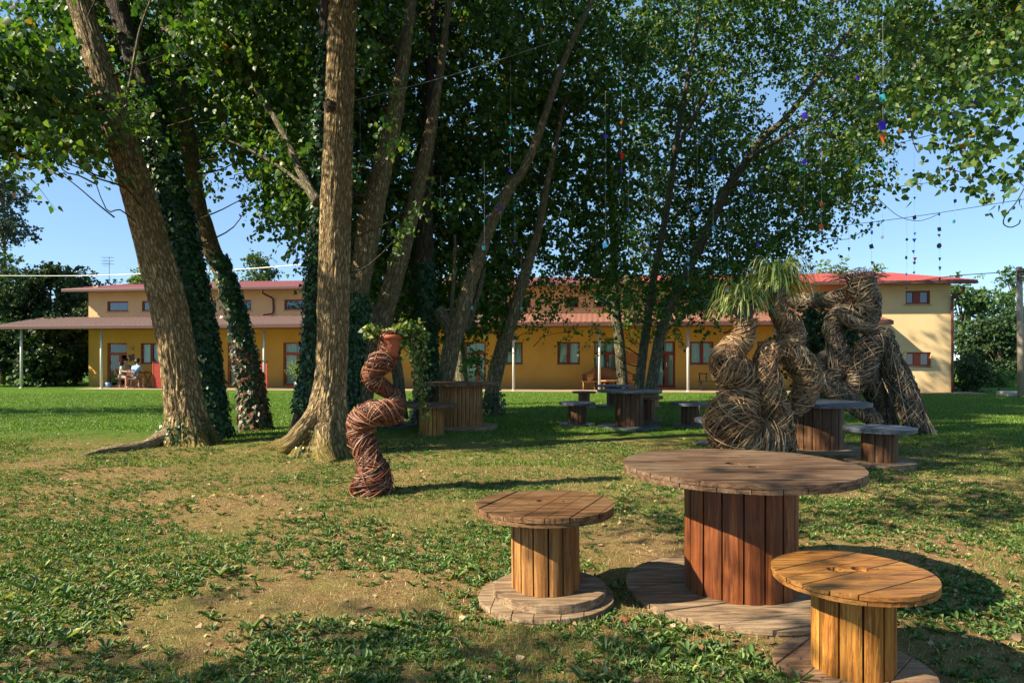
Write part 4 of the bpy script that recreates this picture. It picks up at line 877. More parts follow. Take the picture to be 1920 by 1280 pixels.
def door(x0, x1, z0, z1, y, fm='fr_red', curtain=True, mid=None, label=None, opened=False):
    f = MB(); t = .075; yy = y + .07; zt = z0 + (z1 - z0) * .74; xm = mid if mid else x0 + (x1 - x0) * .62
    f.box(x0, x0 + t, yy, yy + .1, z0, z1); f.box(x1 - t, x1, yy, yy + .1, z0, z1); f.box(x0 + t, x1 - t, yy, yy + .1, z1 - t, z1); f.box(x0 + t, x1 - t, yy, yy + .1, zt - .07, zt + .07)
    if mid != 0: f.box(xm - .07, xm + .07, yy - .01, yy + .09, z0, zt - .07)
    if not opened: f.box(x0 + t, x1 - t, yy, yy + .1, z0, z0 + .12)
    fr = f.build('door', M[fm], HB, bevel=.004)
    if label: fr['label'] = label
    g = MB(); g.box(x0 + t, x1 - t, yy + .04, yy + .046, zt + .07, z1 - t)
    g.box(x0 + t, (xm - .07) if opened else (x1 - t), yy + .04, yy + .046, z0 + .12, zt - .07)
    g.build('pane', M['glass'], fr)
    hb = MB(); hb.box(xm - .02, xm + .02, yy - .06, yy - .012, z0 + .95, z0 + 1.15); hb.build('handle', M['metal_post'], fr)
    if curtain: curt(x0 + t, x1 - t, z0 + .1, z1 - t, yy + .16, fr)
ZF = .06  # porch floor level
low = []   # (kind, px0, px1)
LOW = [('door', 201, 238, 'open'), ('win', 264, 302, ''), ('win', 368, 403, ''), ('door', 427, 466, ''), ('door', 531, 575, ''), ('win', 655, 690, ''), ('win', 700, 735, ''), ('door', 778, 818, ''), ('door', 871, 911, ''), ('win', 944, 980, ''),
       ('win', 1045, 1087, ''), ('door', 1114, 1155, ''), ('door', 1224, 1266, ''), ('win', 1294, 1338, ''), ('win', 1420, 1464, ''), ('door', 1505, 1545, '')]
ops = []; spec = []
for kind, a, b, s in LOW:
    x0, x1 = U(a, VW), U(b, VW)
    zz = (ZF, 2.16) if kind == 'door' else (1.12, 2.14)
    ops.append((x0, x1, zz[0], zz[1])); spec.append((kind, x0, x1, zz, s))
CZ0, CZ1 = 2.86, 3.42      # porch roof: front edge / at the wall
wall('wall', M['ochre'], UL, UR, VW, .3, -.1, 2.80, ops)
wall('beam', M['orange'], UL, UR, VW - .003, .3, 2.80, 3.2, [])
UP = [(201, 240), (266, 306), (365, 405), (432, 471), (533, 573), (640, 680), (748, 788), (850, 890), (955, 995), (1060, 1085), (1113, 1152), (1293, 1337), (1390, 1430), (1500, 1540)]
uo = [(U(a, VW), U(b, VW), 3.72, 4.22) for a, b in UP]
wall('upper_wall', M['peach'], UL, UR, VW, .3, 3.2, 4.9, uo)
for (x0, x1, z0, z1) in uo: window(x0, x1, z0, z1, VW, 'single', 'fr_red', False)
for kind, x0, x1, zz, s in spec:
    if kind == 'win': window(x0, x1, zz[0], zz[1], VW, 'double', 'fr_red', True)
    elif s == 'open': door(x0, x1, zz[0], zz[1], VW, 'fr_orange', False, label='open door with dark room behind it', opened=True)
    else: door(x0, x1, zz[0], zz[1], VW, 'fr_red' if x0 > -5 else 'fr_orange', True)
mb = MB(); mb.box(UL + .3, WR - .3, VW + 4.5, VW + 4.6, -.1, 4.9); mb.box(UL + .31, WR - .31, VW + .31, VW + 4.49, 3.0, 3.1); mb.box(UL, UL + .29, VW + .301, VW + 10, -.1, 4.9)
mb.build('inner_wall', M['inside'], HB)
mb = MB(); mb.box(UL - .002, UL + .28, VW + .302, VW + 10.5, -.1, 5.0); mb.build('end_wall', M['ochre'], HB)
# wing
wo = [(U(1698, WV), U(1744, WV), Z(1720, 570, WV), Z(1720, 545, WV)), (U(1700, WV), U(1746, WV), Z(1720, 686, WV), Z(1720, 660, WV))]
zb = Z(1700, 611, WV); zt_ = 4.6
wall('wing_wall', M['cream'], WL, WR, WV, .3, -.2, 4.45, wo)
window(wo[0][0], wo[0][1], wo[0][2], wo[0][3], WV, 'gap', 'fr_red', False, label='upper window of the right wing')
window(wo[1][0], wo[1][1], wo[1][2], wo[1][3], WV + .05, 'gap', 'fr_orange', False, label='lower window of the right wing in a deep orange reveal')
mb = MB(); mb.box(WR - .28, WR + .002, WV + .302, VW + 10.5, -.2, 4.4); mb.box(WL, WL + .28, WV + .302, VW + 1, -.2, 4.4); mb.build('wing_side_wall', M['cream'], HB)
# roofs with standing tile rows
def tiled(name, mat, x0, x1, v0, z0, v1, z1, step=.24, th=.06, parent=HB, amp=.018):
    n = int((x1 - x0) / step * 8); xs_ = np.linspace(x0, x1, n); hh = amp * (np.abs(np.sin(np.pi * (xs_ - x0) / step)) ** .6)
    m_ = int(abs(v1 - v0) / .4) * 2 + 2; V = []
    for k in range(m_):
        t = k / (m_ - 1); z = z0 + (z1 - z0) * t; V.append(np.stack([xs_, 0 * xs_ + v0 + (v1 - v0) * t, z + hh + (.012 if k % 2 else 0)], -1))
    V = np.concatenate(V); i = np.arange(m_ - 1)[:, None] * n; j = np.arange(n - 1)[None]
    q = np.stack([i + j, i + j + 1, i + n + j + 1, i + n + j], -1).reshape(-1, 4)
    mb = MB(); mb.add(V, q); mb.hexa([(x0, v0, z0 - th), (x1, v0, z0 - th), (x1, v1, z1 - th), (x0, v1, z1 - th), (x0, v0, z0 - .002), (x1, v0, z0 - .002), (x1, v1, z1 - .002), (x0, v1, z1 - .002)])
    return mb.build(name, mat, parent, False)
EV = VW - .65; EZ = 4.78; RV = VW + 5.2; RZ = 5.72; sl_ = (RZ - EZ) / (RV - EV)
RSPL = U(1180, EV)
rf = tiled('roof', M['roof_left'], UL - .85, RSPL, EV, EZ, RV, RZ); tiled('roof', M['roof_right'], RSPL + .003, WR + .65, EV, EZ, RV, RZ)
tiled('roof', M['roof_right'], UL - .85, WR + .65, RV + .01, RZ, RV + 5.2, EZ)
WEV = WV - .6; tiled('roof', M['roof_right'], WL - 2.6, WR + .65, WEV, EZ - sl_ * (EV - WEV), EV - .005, EZ - .001)
mb = MB(); mb.box(UL - .85, WL - 2.61, EV - .12, EV - .005, EZ - .15, EZ + .0); mb.box(WL - 2.6, WR + .66, WEV - .12, WEV - .005, EZ - sl_ * (EV - WEV) - .15, EZ - sl_ * (EV - WEV)); mb.build('gutter', M['gutter'], HB, bevel=.02)
mb = MB(); mb.box(UL - .83, WL - 2.62, EV + .01, VW - .01, EZ - .085, EZ - .065); mb.build('soffit', M['orange'], HB)
# porch roof, runs beyond the left end
PL = U(-12, -.45); PR = U(1673, -.45)
PSP = U(900, -.45); tiled('porch_roof', M['porch_left'], PL, PSP - .002, -.5, CZ0 + .03, VW - .005, CZ1, amp=.02); tiled('porch_roof', M['porch_roof'], PSP, PR, -.5, CZ0 + .03, VW - .005, CZ1, amp=.02)
mb = MB(); mb.box(PL, PR, -.6, -.505, CZ0 - .14, CZ0 + .03); mb.build('porch_gutter', M['gutter'], HB, bevel=.015)
mb = MB(); mb.hexa([(PL + .05, -.42, CZ0 - .05), (PR - .05, -.42, CZ0 - .05), (PR - .05, VW - .02, CZ1 - .1), (PL + .05, VW - .02, CZ1 - .1), (PL + .05, -.42, CZ0 - .032), (PR - .05, -.42, CZ0 - .032), (PR - .05, VW - .02, CZ1 - .08), (PL + .05, VW - .02, CZ1 - .08)]); mb.build('porch_ceiling', M['orange'], HB)
mb = MB(); mb.box(U(150, -.3), WR + .9, -.62, VW, -.2, ZF - .05); mb.build('porch_floor', M['concrete'], HB, bevel=.01)
for pxp in (40, 190, 342, 495, 650, 806, 963, 1124, 1290, 1452, 1612):
    mb = MB(); x = U(pxp, 0); mb.tube([(x, 0, -.1), (x, 0, CZ0 + .02)], .055, 14); mb.tube([(x, 0, -.04), (x, 0, ZF - .03)], .09, 12); mb.build('porch_post', M['metal_post'], HB, True)
for pxp in (483, 672, 1372): # downpipes on the upper wall
    x = U(pxp + 24, VW - .1); mb = MB(); mb.tube(spline([(x - .1, EV - .05, EZ - .15), (x - .1, EV, EZ - .3), (x + .1, VW - .12, EZ - .5), (x + .12, VW - .07, EZ - .7), (x + .12, VW - .07, CZ1 + .18), (x - .05, VW - .25, CZ1 + .08), (x - .25, VW - .4, CZ1 + .05)], 30), .045, 10); mb.build('downpipe', M['pipe_red'], HB, True)
    x = U(pxp, 0); mb = MB(); mb.tube(spline([(x, -.5, CZ0 - .1), (x, -.4, CZ0 - .25), (x - .2, -.05, CZ0 - .4), (x - .35, -.0, CZ0 - .42)], 14), .045, 10); mb.build('spout', M['pipe_red'], HB, True)
x = WR + .08; mb = MB(); mb.tube(spline([(x + .1, WEV - .06, 4.2), (x + .08, WEV + .1, 4.02), (x - .02, WV - .12, 3.85), (x - .06, WV - .08, 3.6), (x - .06, WV - .08, 0)], 30), .05, 10); mb.build('downpipe', M['pipe_red'], HB, True)
# wall lamps, number plaques, vents
for pxp in (247, 412, 1100, 1280):
    x = U(pxp, VW); mb = MB(); mb.box(x - .12, x + .12, VW - .1, VW - .002, 1.86, 1.93); mb.box(x - .09, x + .09, VW - .08, VW - .002, 1.80, 1.86); mb.build('wall_lamp', M['sill'], HB, bevel=.01)
for pxp in (247, 412):
    x = U(pxp, VW); mb = MB()
    for dx, dz in ((-.09, .1), (.09, .13), (-.05, -.1), (.1, -.06)): mb.box(x + dx - .06, x + dx + .05, VW - .03, VW - .002, 1.42 + dz - .07, 1.42 + dz + .06)
    mb.box(x - .12, x + .13, VW - .014, VW - .001, 1.32, 1.52); mb.build('wall_ornament', M['gutter'], HB)
x = U(1184, VW); mb = MB(); mb.box(x - .28, x + .28, VW - .05, VW - .002, 1.15, 1.62); mb.build('wall_board', plain('board_orange', (.5, .18, .05), .6), HB, bevel=.01)
# red slatted partitions between the porch bays (each a thing standing on the porch floor)
def to_world(u, v, z=0.): return Vector((Q0.x + u * UX + v * BX, Q0.y + u * UY + v * BY, z))
def local_thing(name, label, cat, px, v, z=ZF - .05, rot=0., group=None): return thing(name, label, cat, to_world(U(px, v), v, z), -TH + rot, group)
for pxp, lab in ((297, 'red slatted porch screen beside the seated people, partly behind the large trunk'), (489, 'red slatted porch screen behind the porch post left of the middle'), (664, 'red slatted porch screen glimpsed right of the mossy based poplar')):
    o = local_thing('porch_screen', lab, 'screen', pxp, .35, group='red slatted porch screens')
    for x0 in (-.30, .25): mb = MB(); mb.box(x0, x0 + .05, 0, .05, 0, 1.28); mb.build('post', M['fr_orange'], o)
    mb = MB()
    for k in range(11): mb.box(-.25, .25, .012, .035, .04 + k * .11, .125 + k * .11)
    mb.build('slat_panel', M['panel_red'], o)
# aerial on the roof
x = to_world(U(205, RV), RV, RZ); o = thing('tv_aerial', 'thin rooftop television aerial at the left end of the roof', 'aerial', x)
mb = MB(); mb.tube([(0, 0, 0), (0, 0, 1.55)], .018, 6); mb.build('mast', M['metal_post'], o)
mb = MB()
for z in (1.5, 1.3, 1.12):
    mb.tube([(-.4, 0, z), (.25, 0, z)], .009, 5)
    for k in range(7): mb.tube([(-.38 + k * .1, -.2, z), (-.38 + k * .1, .2, z + .02)], .006, 4)
    mb.tube([(.02, 0, z - .1), (-.36, 0, z - .1)], .007, 4)
mb.build('antenna', M['metal_post'], o)
# rear porch on the right side of the house
o = thing('rear_canopy', 'small canopy with a single white post beyond the right end of the house', 'canopy', to_world(WR + .3, 4.))
mb = MB(); mb.hexa([(0, 0, 2.9), (1.6, 0, 2.62), (1.6, 5, 2.62), (0, 5, 2.9), (0, 0, 3.0), (1.6, 0, 2.72), (1.6, 5, 2.72), (0, 5, 3.0)]); mb.build('canopy_roof', M['gutter'], o)
mb = MB(); mb.tube([(1.45, 1, -.1), (1.45, 1, 2.63)], .05, 10); mb.build('post', M['metal_post'], o, True)
# pole at the right edge
o = thing('utility_pole', 'weathered utility pole with a coiled cable bracket at the right edge', 'pole', W(1915, 740, 24.8))
o.location.z = 0; mb = MB(); mb.tube([(0, 0, -.2), (-.04, 0, 2.5), (-.08, 0, 4.7)], [.115, .105, .09], 14); mb.build('shaft', plain('pole_wood', (.33, .27, .2), .8), o, True)
mb = MB(); mb.tube([(-.2, -.1, 4.5), (.1, -.1, 4.55)], .03, 6)
for k in range(5):
    a = np.linspace(0, 2 * PI, 16); mb.tube([(-.08 + (.12 + .02 * k) * math.cos(t), -.11 - .01 * k, 4.45 - .1 * (k % 3) + .17 * math.sin(t)) for t in a], .012, 4, cap=False)
mb.build('bracket', M['gutter'], o)
# white slab by the hedge
p = G(1868, 739); mb = MB(); mb.box(-.5, .5, -.3, .3, -.05, .16); tag(mb.build('stone_slab', plain('pale_concrete', (.5, .45, .38), .9), None, bevel=.02, loc=(p.x, p.y - 1, 0)), 'pale concrete slab lying at the foot of the right hedge', 'slab')

# porch furniture
M['rattan'] = plain('rattan', (.42, .19, .07), .6, scale=60, var=.3)
def rattan(label, px, v, w_, rot, cat='armchair', name='rattan_armchair'):
    o = local_thing(name, label, cat, px, v, rot=rot, group='rattan seats on the porch'); n = 22
    # curved shell back: woven band around the seat
    V = []; q = []; a = np.linspace(-PI * .08, PI * 1.08, n)
    for k, t in enumerate(a):
        top = .95 - .28 * abs(math.cos(t)) ** 1.5; x, y = w_ / 2 * math.cos(t), .32 * math.sin(t)
        V += [(x * .92, y * .9, .36), (x * 1.06, y * 1.15, top), (x * 1.0, y * 1.02, top), (x * .84, y * .8, .38)]
    for k in range(n - 1):
        for c in range(4): q.append((4 * k + c, 4 * k + (c + 1) % 4, 4 * k + 4 + (c + 1) % 4, 4 * k + 4 + c))
    mb = MB(); mb.add(V, q); mb.tube([V[4 * k + 1] for k in range(n)], .025, 6); mb.build('backrest', M['rattan'], o, True)
    mb = MB(); mb.box(-w_ / 2 + .03, w_ / 2 - .03, -.3, .27, .33, .40); mb.build('seat', M['rattan'], o, bevel=.02)
    for sx in (-1, 1):
        for sy in (-.25, .24): mb = MB(); mb.tube([(sx * (w_ / 2 - .06), sy, .34), (sx * (w_ / 2 - .01), sy * 1.08, 0)], .022, 6); mb.build('leg', M['rattan'], o, True)
rattan('rattan armchair with a high curved back at the left of the porch seating', 1100, 1.2, .62, -1.2)
rattan('wide rattan sofa with a rounded back by the curtained porch door', 1134, 1.5, 1.3, 0, 'sofa', 'rattan_sofa')
rattan('rattan armchair at the right of the porch seating, beside a poplar stem', 1186, 1.2, .62, 1.2)
o = local_thing('porch_table', 'low round rattan coffee table in front of the rattan sofa', 'table', 1142, .6)
mb = MB(); mb.tube([(0, 0, .40), (0, 0, .44)], .42, 24); mb.build('tabletop', M['rattan'], o)
for k in range(4): mb = MB(); a = k * PI / 2 + .7; mb.tube([(.25 * math.cos(a), .25 * math.sin(a), .4), (.34 * math.cos(a), .34 * math.sin(a), 0)], .02, 6); mb.build('leg', M['rattan'], o, True)
o = local_thing('iron_bench', 'small dark metal bench standing on the porch near the tan wicker figure', 'bench', 1330, .9)
M['iron'] = plain('dark_iron', (.03, .028, .025), .5, .5)
mb = MB(); mb.box(-.45, .5, -.15, .2, .38, .41); mb.build('seat', M['iron'], o)
for sx in (-.35, .4): mb = MB(); mb.box(sx - .03, sx + .03, -.1, .15, 0, .38); mb.build('leg', M['iron'], o)
mb = MB(); mb.box(-.40, -.36, .17, .2, .41, .75); mb.box(-.12, -.08, .17, .2, .41, .75); mb.box(-.42, -.04, .172, .198, .7, .74); mb.build('backrest', M['iron'], o)
# folding table and people at the left end
o = local_thing('folding_table', 'folding wooden table with crossed legs where the people sit', 'table', 262, .75)
M['table_wood'] = plain('dark_table_wood', (.13, .055, .03), .5)
mb = MB(); mb.box(-.62, .62, -.36, .36, .70, .735); mb.build('tabletop', M['table_wood'], o, bevel=.004)
for sx in (-.42, .42):
    for s in (-1, 1): mb = MB(); mb.tube([(sx - .2 * s, .02 * s, 0), (sx + .2 * s, .02 * s, .71)], .022, 6); mb.build('leg', M['table_wood'], o)
for lab, dx, c in (('white cup on the folding table', .15, (.8, .8, .78)), ('dark bottle on the folding table', -.2, (.03, .06, .03))):
    p = o.location + Vector((dx, 0, .737)); h_ = .09 if dx > 0 else .26; mb = MB()
    mb.tube([(0, 0, 0), (0, 0, h_ * .6), (0, 0, h_ * .75), (0, 0, h_)], [.035, .037, .02 if dx < 0 else .04, .015 if dx < 0 else .042], 12); tag(mb.build('cup' if dx > 0 else 'bottle', plain('ware' + str(dx), c, .3), None, True, loc=p), lab, 'cup' if dx > 0 else 'bottle')
def fchair(label, px, v, rot):
    o = local_thing('folding_chair', label, 'chair', px, v, rot=rot, group='wooden chairs around the folding table')
    mb = MB(); mb.box(-.21, .21, -.2, .2, .43, .46); mb.build('seat', M['table_wood'], o)
    mb = MB()
    for k in range(3): mb.box(-.2, .2, .235, .25, .6 + k * .1, .67 + k * .1)
    mb.build('backrest', M['table_wood'], o)
    for sx in (-.2, .2):
        mb = MB(); mb.tube([(sx, -.22, 0), (sx, .24, .88)], .016, 6); mb.build('leg', M['table_wood'], o)
        mb = MB(); mb.tube([(sx * .9, .22, 0), (sx * .9, -.16, .44)], .016, 6); mb.build('leg', M['table_wood'], o)
    return o
def skin_mesh(name, joints, edges, mat, parent, levels=2):
    me = bpy.data.meshes.new(name); me.from_pydata([j[:3] for j in joints], edges, []); o = link(name, me, mat, parent)
    sm = o.modifiers.new('skin', 'SKIN'); sm.use_smooth_shade = True
    for i, j in enumerate(joints): v = me.skin_vertices[0].data[i]; v.radius = (j[3], j[4] if len(j) > 4 else j[3]); v.use_root = (i == 0)
    s = o.modifiers.new('sub', 'SUBSURF'); s.levels = s.render_levels = levels; return o
M['skin'] = plain('skin', (.46, .24, .16), .55, var=.05); M['hair'] = plain('hair_dark', (.02, .013, .01), .6)
def seated(label, loc, rotz, shirt, shorts, reach=.35, bend=.12, bald=False):
    """seated person facing -y, hips at z .52; one continuous body plus shirt, shorts and hair"""
    o = thing('person', label, 'person', loc, rotz, 'people sitting at the folding table')
    hy = -bend; J = [(0, 0, .53, .13, .11), (0, -.02 * 1, .72, .125, .10), (0, hy * .6, .93, .15, .10), (0, hy, 1.06, .055), (0, hy - .02, 1.13, .055), (0, hy - .03, 1.2, .085, .095), (0, hy - .03, 1.29, .07, .085)]
    E = [(0, 1), (1, 2), (2, 3), (3, 4), (4, 5), (5, 6)]
    for s in (-1, 1):
        b = len(J); J += [(s * .17, hy * .7, .98, .06), (s * .21, hy - .06, .78, .045), (s * .16, hy - reach, .76, .035), (s * .14, hy - reach - .07, .765, .03), (s * .13, hy - reach - .13, .76, .018)]
        E += [(2, b), (b, b + 1), (b + 1, b + 2), (b + 2, b + 3), (b + 3, b + 4)]
        for f in range(3): J.append((s * .14 + (f - 1) * .022, hy - reach - .15, .757, .009)); E.append((b + 3, len(J) - 1))
        J.append((s * .10, hy - reach - .09, .762, .011)); E.append((b + 3, len(J) - 1))
        b = len(J); J += [(s * .10, -.06, .51, .085), (s * .13, -.40, .50, .062), (s * .13, -.42, .28, .05), (s * .13, -.38, .08, .035), (s * .13, -.50, .03, .028)]
        E += [(0, b), (b, b + 1), (b + 1, b + 2), (b + 2, b + 3), (b + 3, b + 4)]
    J += [(0, hy - .135, 1.215, .014)]; E.append((5, len(J) - 1))     # nose
    for s in (-1, 1): J.append((s * .092, hy - .02, 1.22, .014)); E.append((5, len(J) - 1))   # ears
    skin_mesh('body', J, E, M['skin'], o)
    J2 = [(0, 0, .56, .15, .13), (0, -.02, .74, .15, .125), (0, hy * .6, .93, .175, .12), (0, hy * .95, 1.03, .075)]; E2 = [(0, 1), (1, 2), (2, 3)]
    for s in (-1, 1): b = len(J2); J2 += [(s * .18, hy * .7, .98, .08), (s * .21, hy - .04, .84, .068)]; E2 += [(2, b), (b, b + 1)]
    skin_mesh('shirt', J2, E2, shirt, o)
    J3 = [(0, 0, .51, .155, .13)]; E3 = []
    for s in (-1, 1): b = len(J3); J3 += [(s * .10, -.08, .515, .105), (s * .125, -.3, .51, .085)]; E3 += [(0, b), (b, b + 1)]
    skin_mesh('shorts', J3, E3, shorts, o)
    if not bald: skin_mesh('hair', [(0, hy + .01, 1.27, .095, .095), (0, hy + .0, 1.33, .078, .085), (0, hy + .05, 1.2, .07)], [(0, 1), (0, 2)], M['hair'], o)
    return o
def cloth(n, c): return plain(n, c, .9, var=.05, scale=5)
def seat_at(label, clabel, px, v, rot, shirt, shorts, **k):
    ch = fchair(clabel, px, v, rot); seated(label, ch.location, ch.rotation_euler[2], shirt, shorts, **k)
seat_at('person in a pale greenish shirt sitting at the left end of the folding table', 'wooden chair under the person in the pale shirt', 229, .55, 1.35, cloth('cloth_pale', (.42, .46, .4)), cloth('cloth_sand', (.45, .38, .28)), bend=.2)
seat_at('person in a black and white top sitting behind the table by the open door', 'wooden chair under the person in the dark top', 236, 1.45, .3, cloth('cloth_black', (.03, .03, .035)), cloth('cloth_black2', (.04, .04, .05)), bend=.1)
seat_at('person in a light blue shirt sitting with their back to the lawn', 'wooden chair under the person in the light blue shirt', 252, .05, PI - .15, cloth('cloth_blue', (.22, .35, .62)), cloth('cloth_grey', (.25, .22, .22)), bend=.18)
o = local_thing('mop_bucket', 'blue bucket with an upright mop beside the open door', 'bucket', 204, .9)
mb = MB(); mb.tube([(0, 0, 0), (0, 0, .24)], [.11, .15], 16); mb.build('bucket', plain('blue_plastic', (.1, .28, .5), .4), o, True); mb = MB(); mb.tube([(0, 0, .1), (.02, .12, 1.25)], .012, 6); mb.build('handle', M['table_wood'], o)
o = local_thing('potted_shrub', 'leafy green shrub in a dark pot beside the left porch doors', 'plant', 560, .2)
mb = MB(); mb.tube([(0, 0, 0), (0, 0, .34)], [.17, .22], 16); mb.build('pot', M['plastic_dark'], o, True)
P, D, Un, S_ = twig_leaves((0, 0, .82), (.42, .35, .42), 70, nl=12, tl=.25, size=.10, droop=.1, hang=-.2); Vv, qv = leaves(P, D, Un, S_, LONG); link('foliage', npmesh('foliage', Vv, [qv], True), M['bush'], o)
mb = MB(); [mb.tube([(0, 0, .3), (random.uniform(-.05, .05), 0, .6), (random.uniform(-.25, .25), random.uniform(-.2, .2), .95)], .012, 5) for k in range(6)]; mb.build('stem', M['branch'], o, True, attr='bark')

# ------------------------------------------------------------------ background trees and hedges
def hedge_tree(name, label, px, py, Y, wpx, hpx, n, lmat, group, size=.16, blobs=14, ztop=None, low=True, tmpl=POPLAR, cat='tree'):
    x = (px - 960) / F * Y; h = H - (py - HOR) / F * Y
    o = thing(name, label, cat, (x, Y, 0), group=group); r = wpx / 2 / F * Y; z0 = max(0.1, h - hpx / F * Y)
    mb = MB(); hz = (h - z0) / 2; zc = (h + z0) / 2
    mb.tube(spline([(0, 0, -.1), (.1, 0, zc * .6), (0, .1, zc + hz * .6)], 12), np.linspace(.14, .03, 12), 8); mb.build('trunk', M['bark_far'], o, True, attr='bark')
    L = []; mb = MB()
    for k in range(blobs):
        a = random.uniform(0, 2 * PI); zz = random.uniform(-1, 1); q_ = math.sqrt(1 - zz * zz * .8) * random.uniform(.45, .85); C = np.array([r * q_ * math.cos(a), r * .8 * q_ * math.sin(a), zc + hz * zz * .78])
        s = random.uniform(.26, .46); L.append(twig_leaves(C, (r * s, r * s, min(hz, r) * s), max(3, n // blobs), nl=12, tl=.6, size=size, droop=.2, hang=.3))
        mb.tube([(0, 0, max(.3, C[2] - hz * .6)), tuple(C * [.5, .5, 1] - [0, 0, .2]), tuple(C)], [.05, .03, .012], 5, cap=False)
    mb.build('branches', M['bark_far'], o, True, attr='bark')
    P, D, Un, S_ = [np.concatenate([l[i] for l in L]) for i in range(4)]; P[:, 2] = np.maximum(P[:, 2], .03)
    V, q = leaves(P, D, Un, S_, tmpl); link('crown', npmesh('crown', V, [q], True), lmat, o); return o
GL = 'dense trees beyond the left end of the house'; GR = 'trees and shrubs beyond the right end of the house'; GB = 'treetops rising behind the roof'
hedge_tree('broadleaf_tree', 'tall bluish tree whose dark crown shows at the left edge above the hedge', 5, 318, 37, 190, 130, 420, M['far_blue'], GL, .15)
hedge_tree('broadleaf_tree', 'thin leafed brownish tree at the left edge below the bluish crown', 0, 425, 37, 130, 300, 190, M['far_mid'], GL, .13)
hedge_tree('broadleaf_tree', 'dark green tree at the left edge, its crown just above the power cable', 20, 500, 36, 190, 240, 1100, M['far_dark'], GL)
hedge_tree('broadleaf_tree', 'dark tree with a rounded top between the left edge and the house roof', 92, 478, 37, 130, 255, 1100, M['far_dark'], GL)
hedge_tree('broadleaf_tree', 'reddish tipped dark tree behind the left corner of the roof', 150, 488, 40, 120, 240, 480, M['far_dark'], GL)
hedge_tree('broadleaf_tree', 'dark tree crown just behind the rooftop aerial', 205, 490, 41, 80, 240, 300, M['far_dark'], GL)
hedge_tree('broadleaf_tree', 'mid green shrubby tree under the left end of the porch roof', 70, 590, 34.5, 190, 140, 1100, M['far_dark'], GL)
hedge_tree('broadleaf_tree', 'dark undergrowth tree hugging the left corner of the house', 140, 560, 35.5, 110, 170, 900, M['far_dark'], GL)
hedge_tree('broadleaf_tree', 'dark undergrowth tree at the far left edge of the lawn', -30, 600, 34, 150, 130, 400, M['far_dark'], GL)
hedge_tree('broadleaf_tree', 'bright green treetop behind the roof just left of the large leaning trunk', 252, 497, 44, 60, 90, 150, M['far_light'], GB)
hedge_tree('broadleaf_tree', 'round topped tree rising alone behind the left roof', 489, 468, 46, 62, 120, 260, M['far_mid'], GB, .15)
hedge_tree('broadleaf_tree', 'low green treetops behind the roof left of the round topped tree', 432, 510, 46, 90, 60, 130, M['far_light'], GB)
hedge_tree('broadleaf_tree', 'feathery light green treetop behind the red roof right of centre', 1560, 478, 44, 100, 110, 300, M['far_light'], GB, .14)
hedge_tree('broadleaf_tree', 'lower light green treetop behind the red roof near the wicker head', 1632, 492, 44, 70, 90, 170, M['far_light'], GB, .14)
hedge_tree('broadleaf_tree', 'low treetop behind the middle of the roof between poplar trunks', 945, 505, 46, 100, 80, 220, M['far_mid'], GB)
hedge_tree('broadleaf_tree', 'tall green tree just right of the house corner', 1803, 512, 42, 120, 240, 420, M['far_mid'], GR)
hedge_tree('broadleaf_tree', 'green tree with a pointed reddish tip between the house and the pole', 1852, 520, 43, 120, 220, 420, M['far_mid'], GR)
hedge_tree('broadleaf_tree', 'loose green tree behind the utility pole', 1900, 495, 46, 80, 130, 120, M['far_mid'], GR)
hedge_tree('broadleaf_tree', 'dense green tree behind and right of the utility pole', 1925, 565, 40, 130, 160, 420, M['far_dark'], GR)
hedge_tree('shrub', 'tall green shrub behind the white post beyond the house', 1872, 590, 37, 130, 130, 520, M['far_dark'], GR, cat='shrub')
hedge_tree('shrub', 'low dark shrub with dull reddish flowers at the right corner of the house', 1818, 672, 28.5, 72, 72, 200, M['far_dark'], GR, .11, cat='shrub')
hedge_tree('shrub', 'low light green bush at the foot of the right hedge', 1880, 700, 33, 60, 40, 90, M['far_light'], GR, .12, cat='shrub')
hedge_tree('shrub', 'dark green bush on the porch side seen between the two wicker figures', 1530, 570, 24, 150, 165, 520, M['far_dark'], None, .12, cat='shrub')
random.seed(99)

# ------------------------------------------------------------------ wires and hanging glass
M['wire'] = plain('black_wire', (.03, .03, .03), .5); M['thread'] = plain('pale_thread', (.2, .22, .23), .5)
def wire(name, label, pts, r, mat='wire', grp=None, cat='wire', n=40):
    mb = MB(); mb.tube(spline(pts, n), r, 5); tag(mb.build(name, M[mat], None, True), label, cat, grp)
WG = 'thin wires strung between the trees'
wire('power_cable', 'long pale power cable crossing in front of the left trees and roof', [W(-40, 517, 22), W(150, 517, 22), W(300, 512, 21), W(450, 505, 20), W(580, 495, 19)], .016, 'metal_post', cat='cable')
wire('power_cable', 'power cable running from the pole to the eave of the right wing', [W(1908, 508, 24.5), W(1860, 512, 25), W(1790, 517, 26), W(1720, 527, 26), W(1650, 533, 26)], .016, 'wire', cat='cable')
wire('hanging_wire', 'upper thin wire crossing the right sky', [W(1600, 291, 9), W(1750, 252, 8.5), W(1930, 205, 8)], .004, grp=WG)
wire('hanging_wire', 'thin wire crossing the right sky below the near leaf spray', [W(1590, 362, 9), W(1740, 343, 8.5), W(1930, 322, 8)], .004, grp=WG)
wire('hanging_wire', 'lowest thin wire sloping across the right sky', [W(1490, 433, 9.5), W(1700, 408, 9), W(1930, 372, 8.4)], .004, grp=WG)
wire('hanging_wire', 'slack wire drooping between the two lower wires', [W(1634, 360, 8.9), W(1680, 402, 9), W(1715, 414, 9), W(1740, 410, 9), W(1762, 400, 9)], .004, grp=WG)
wire('hanging_wire', 'straight wire slanting through the foliage in the middle', [W(655, 191, 10), W(850, 140, 11), W(1050, 75, 12)], .004, 'thread', grp=WG)
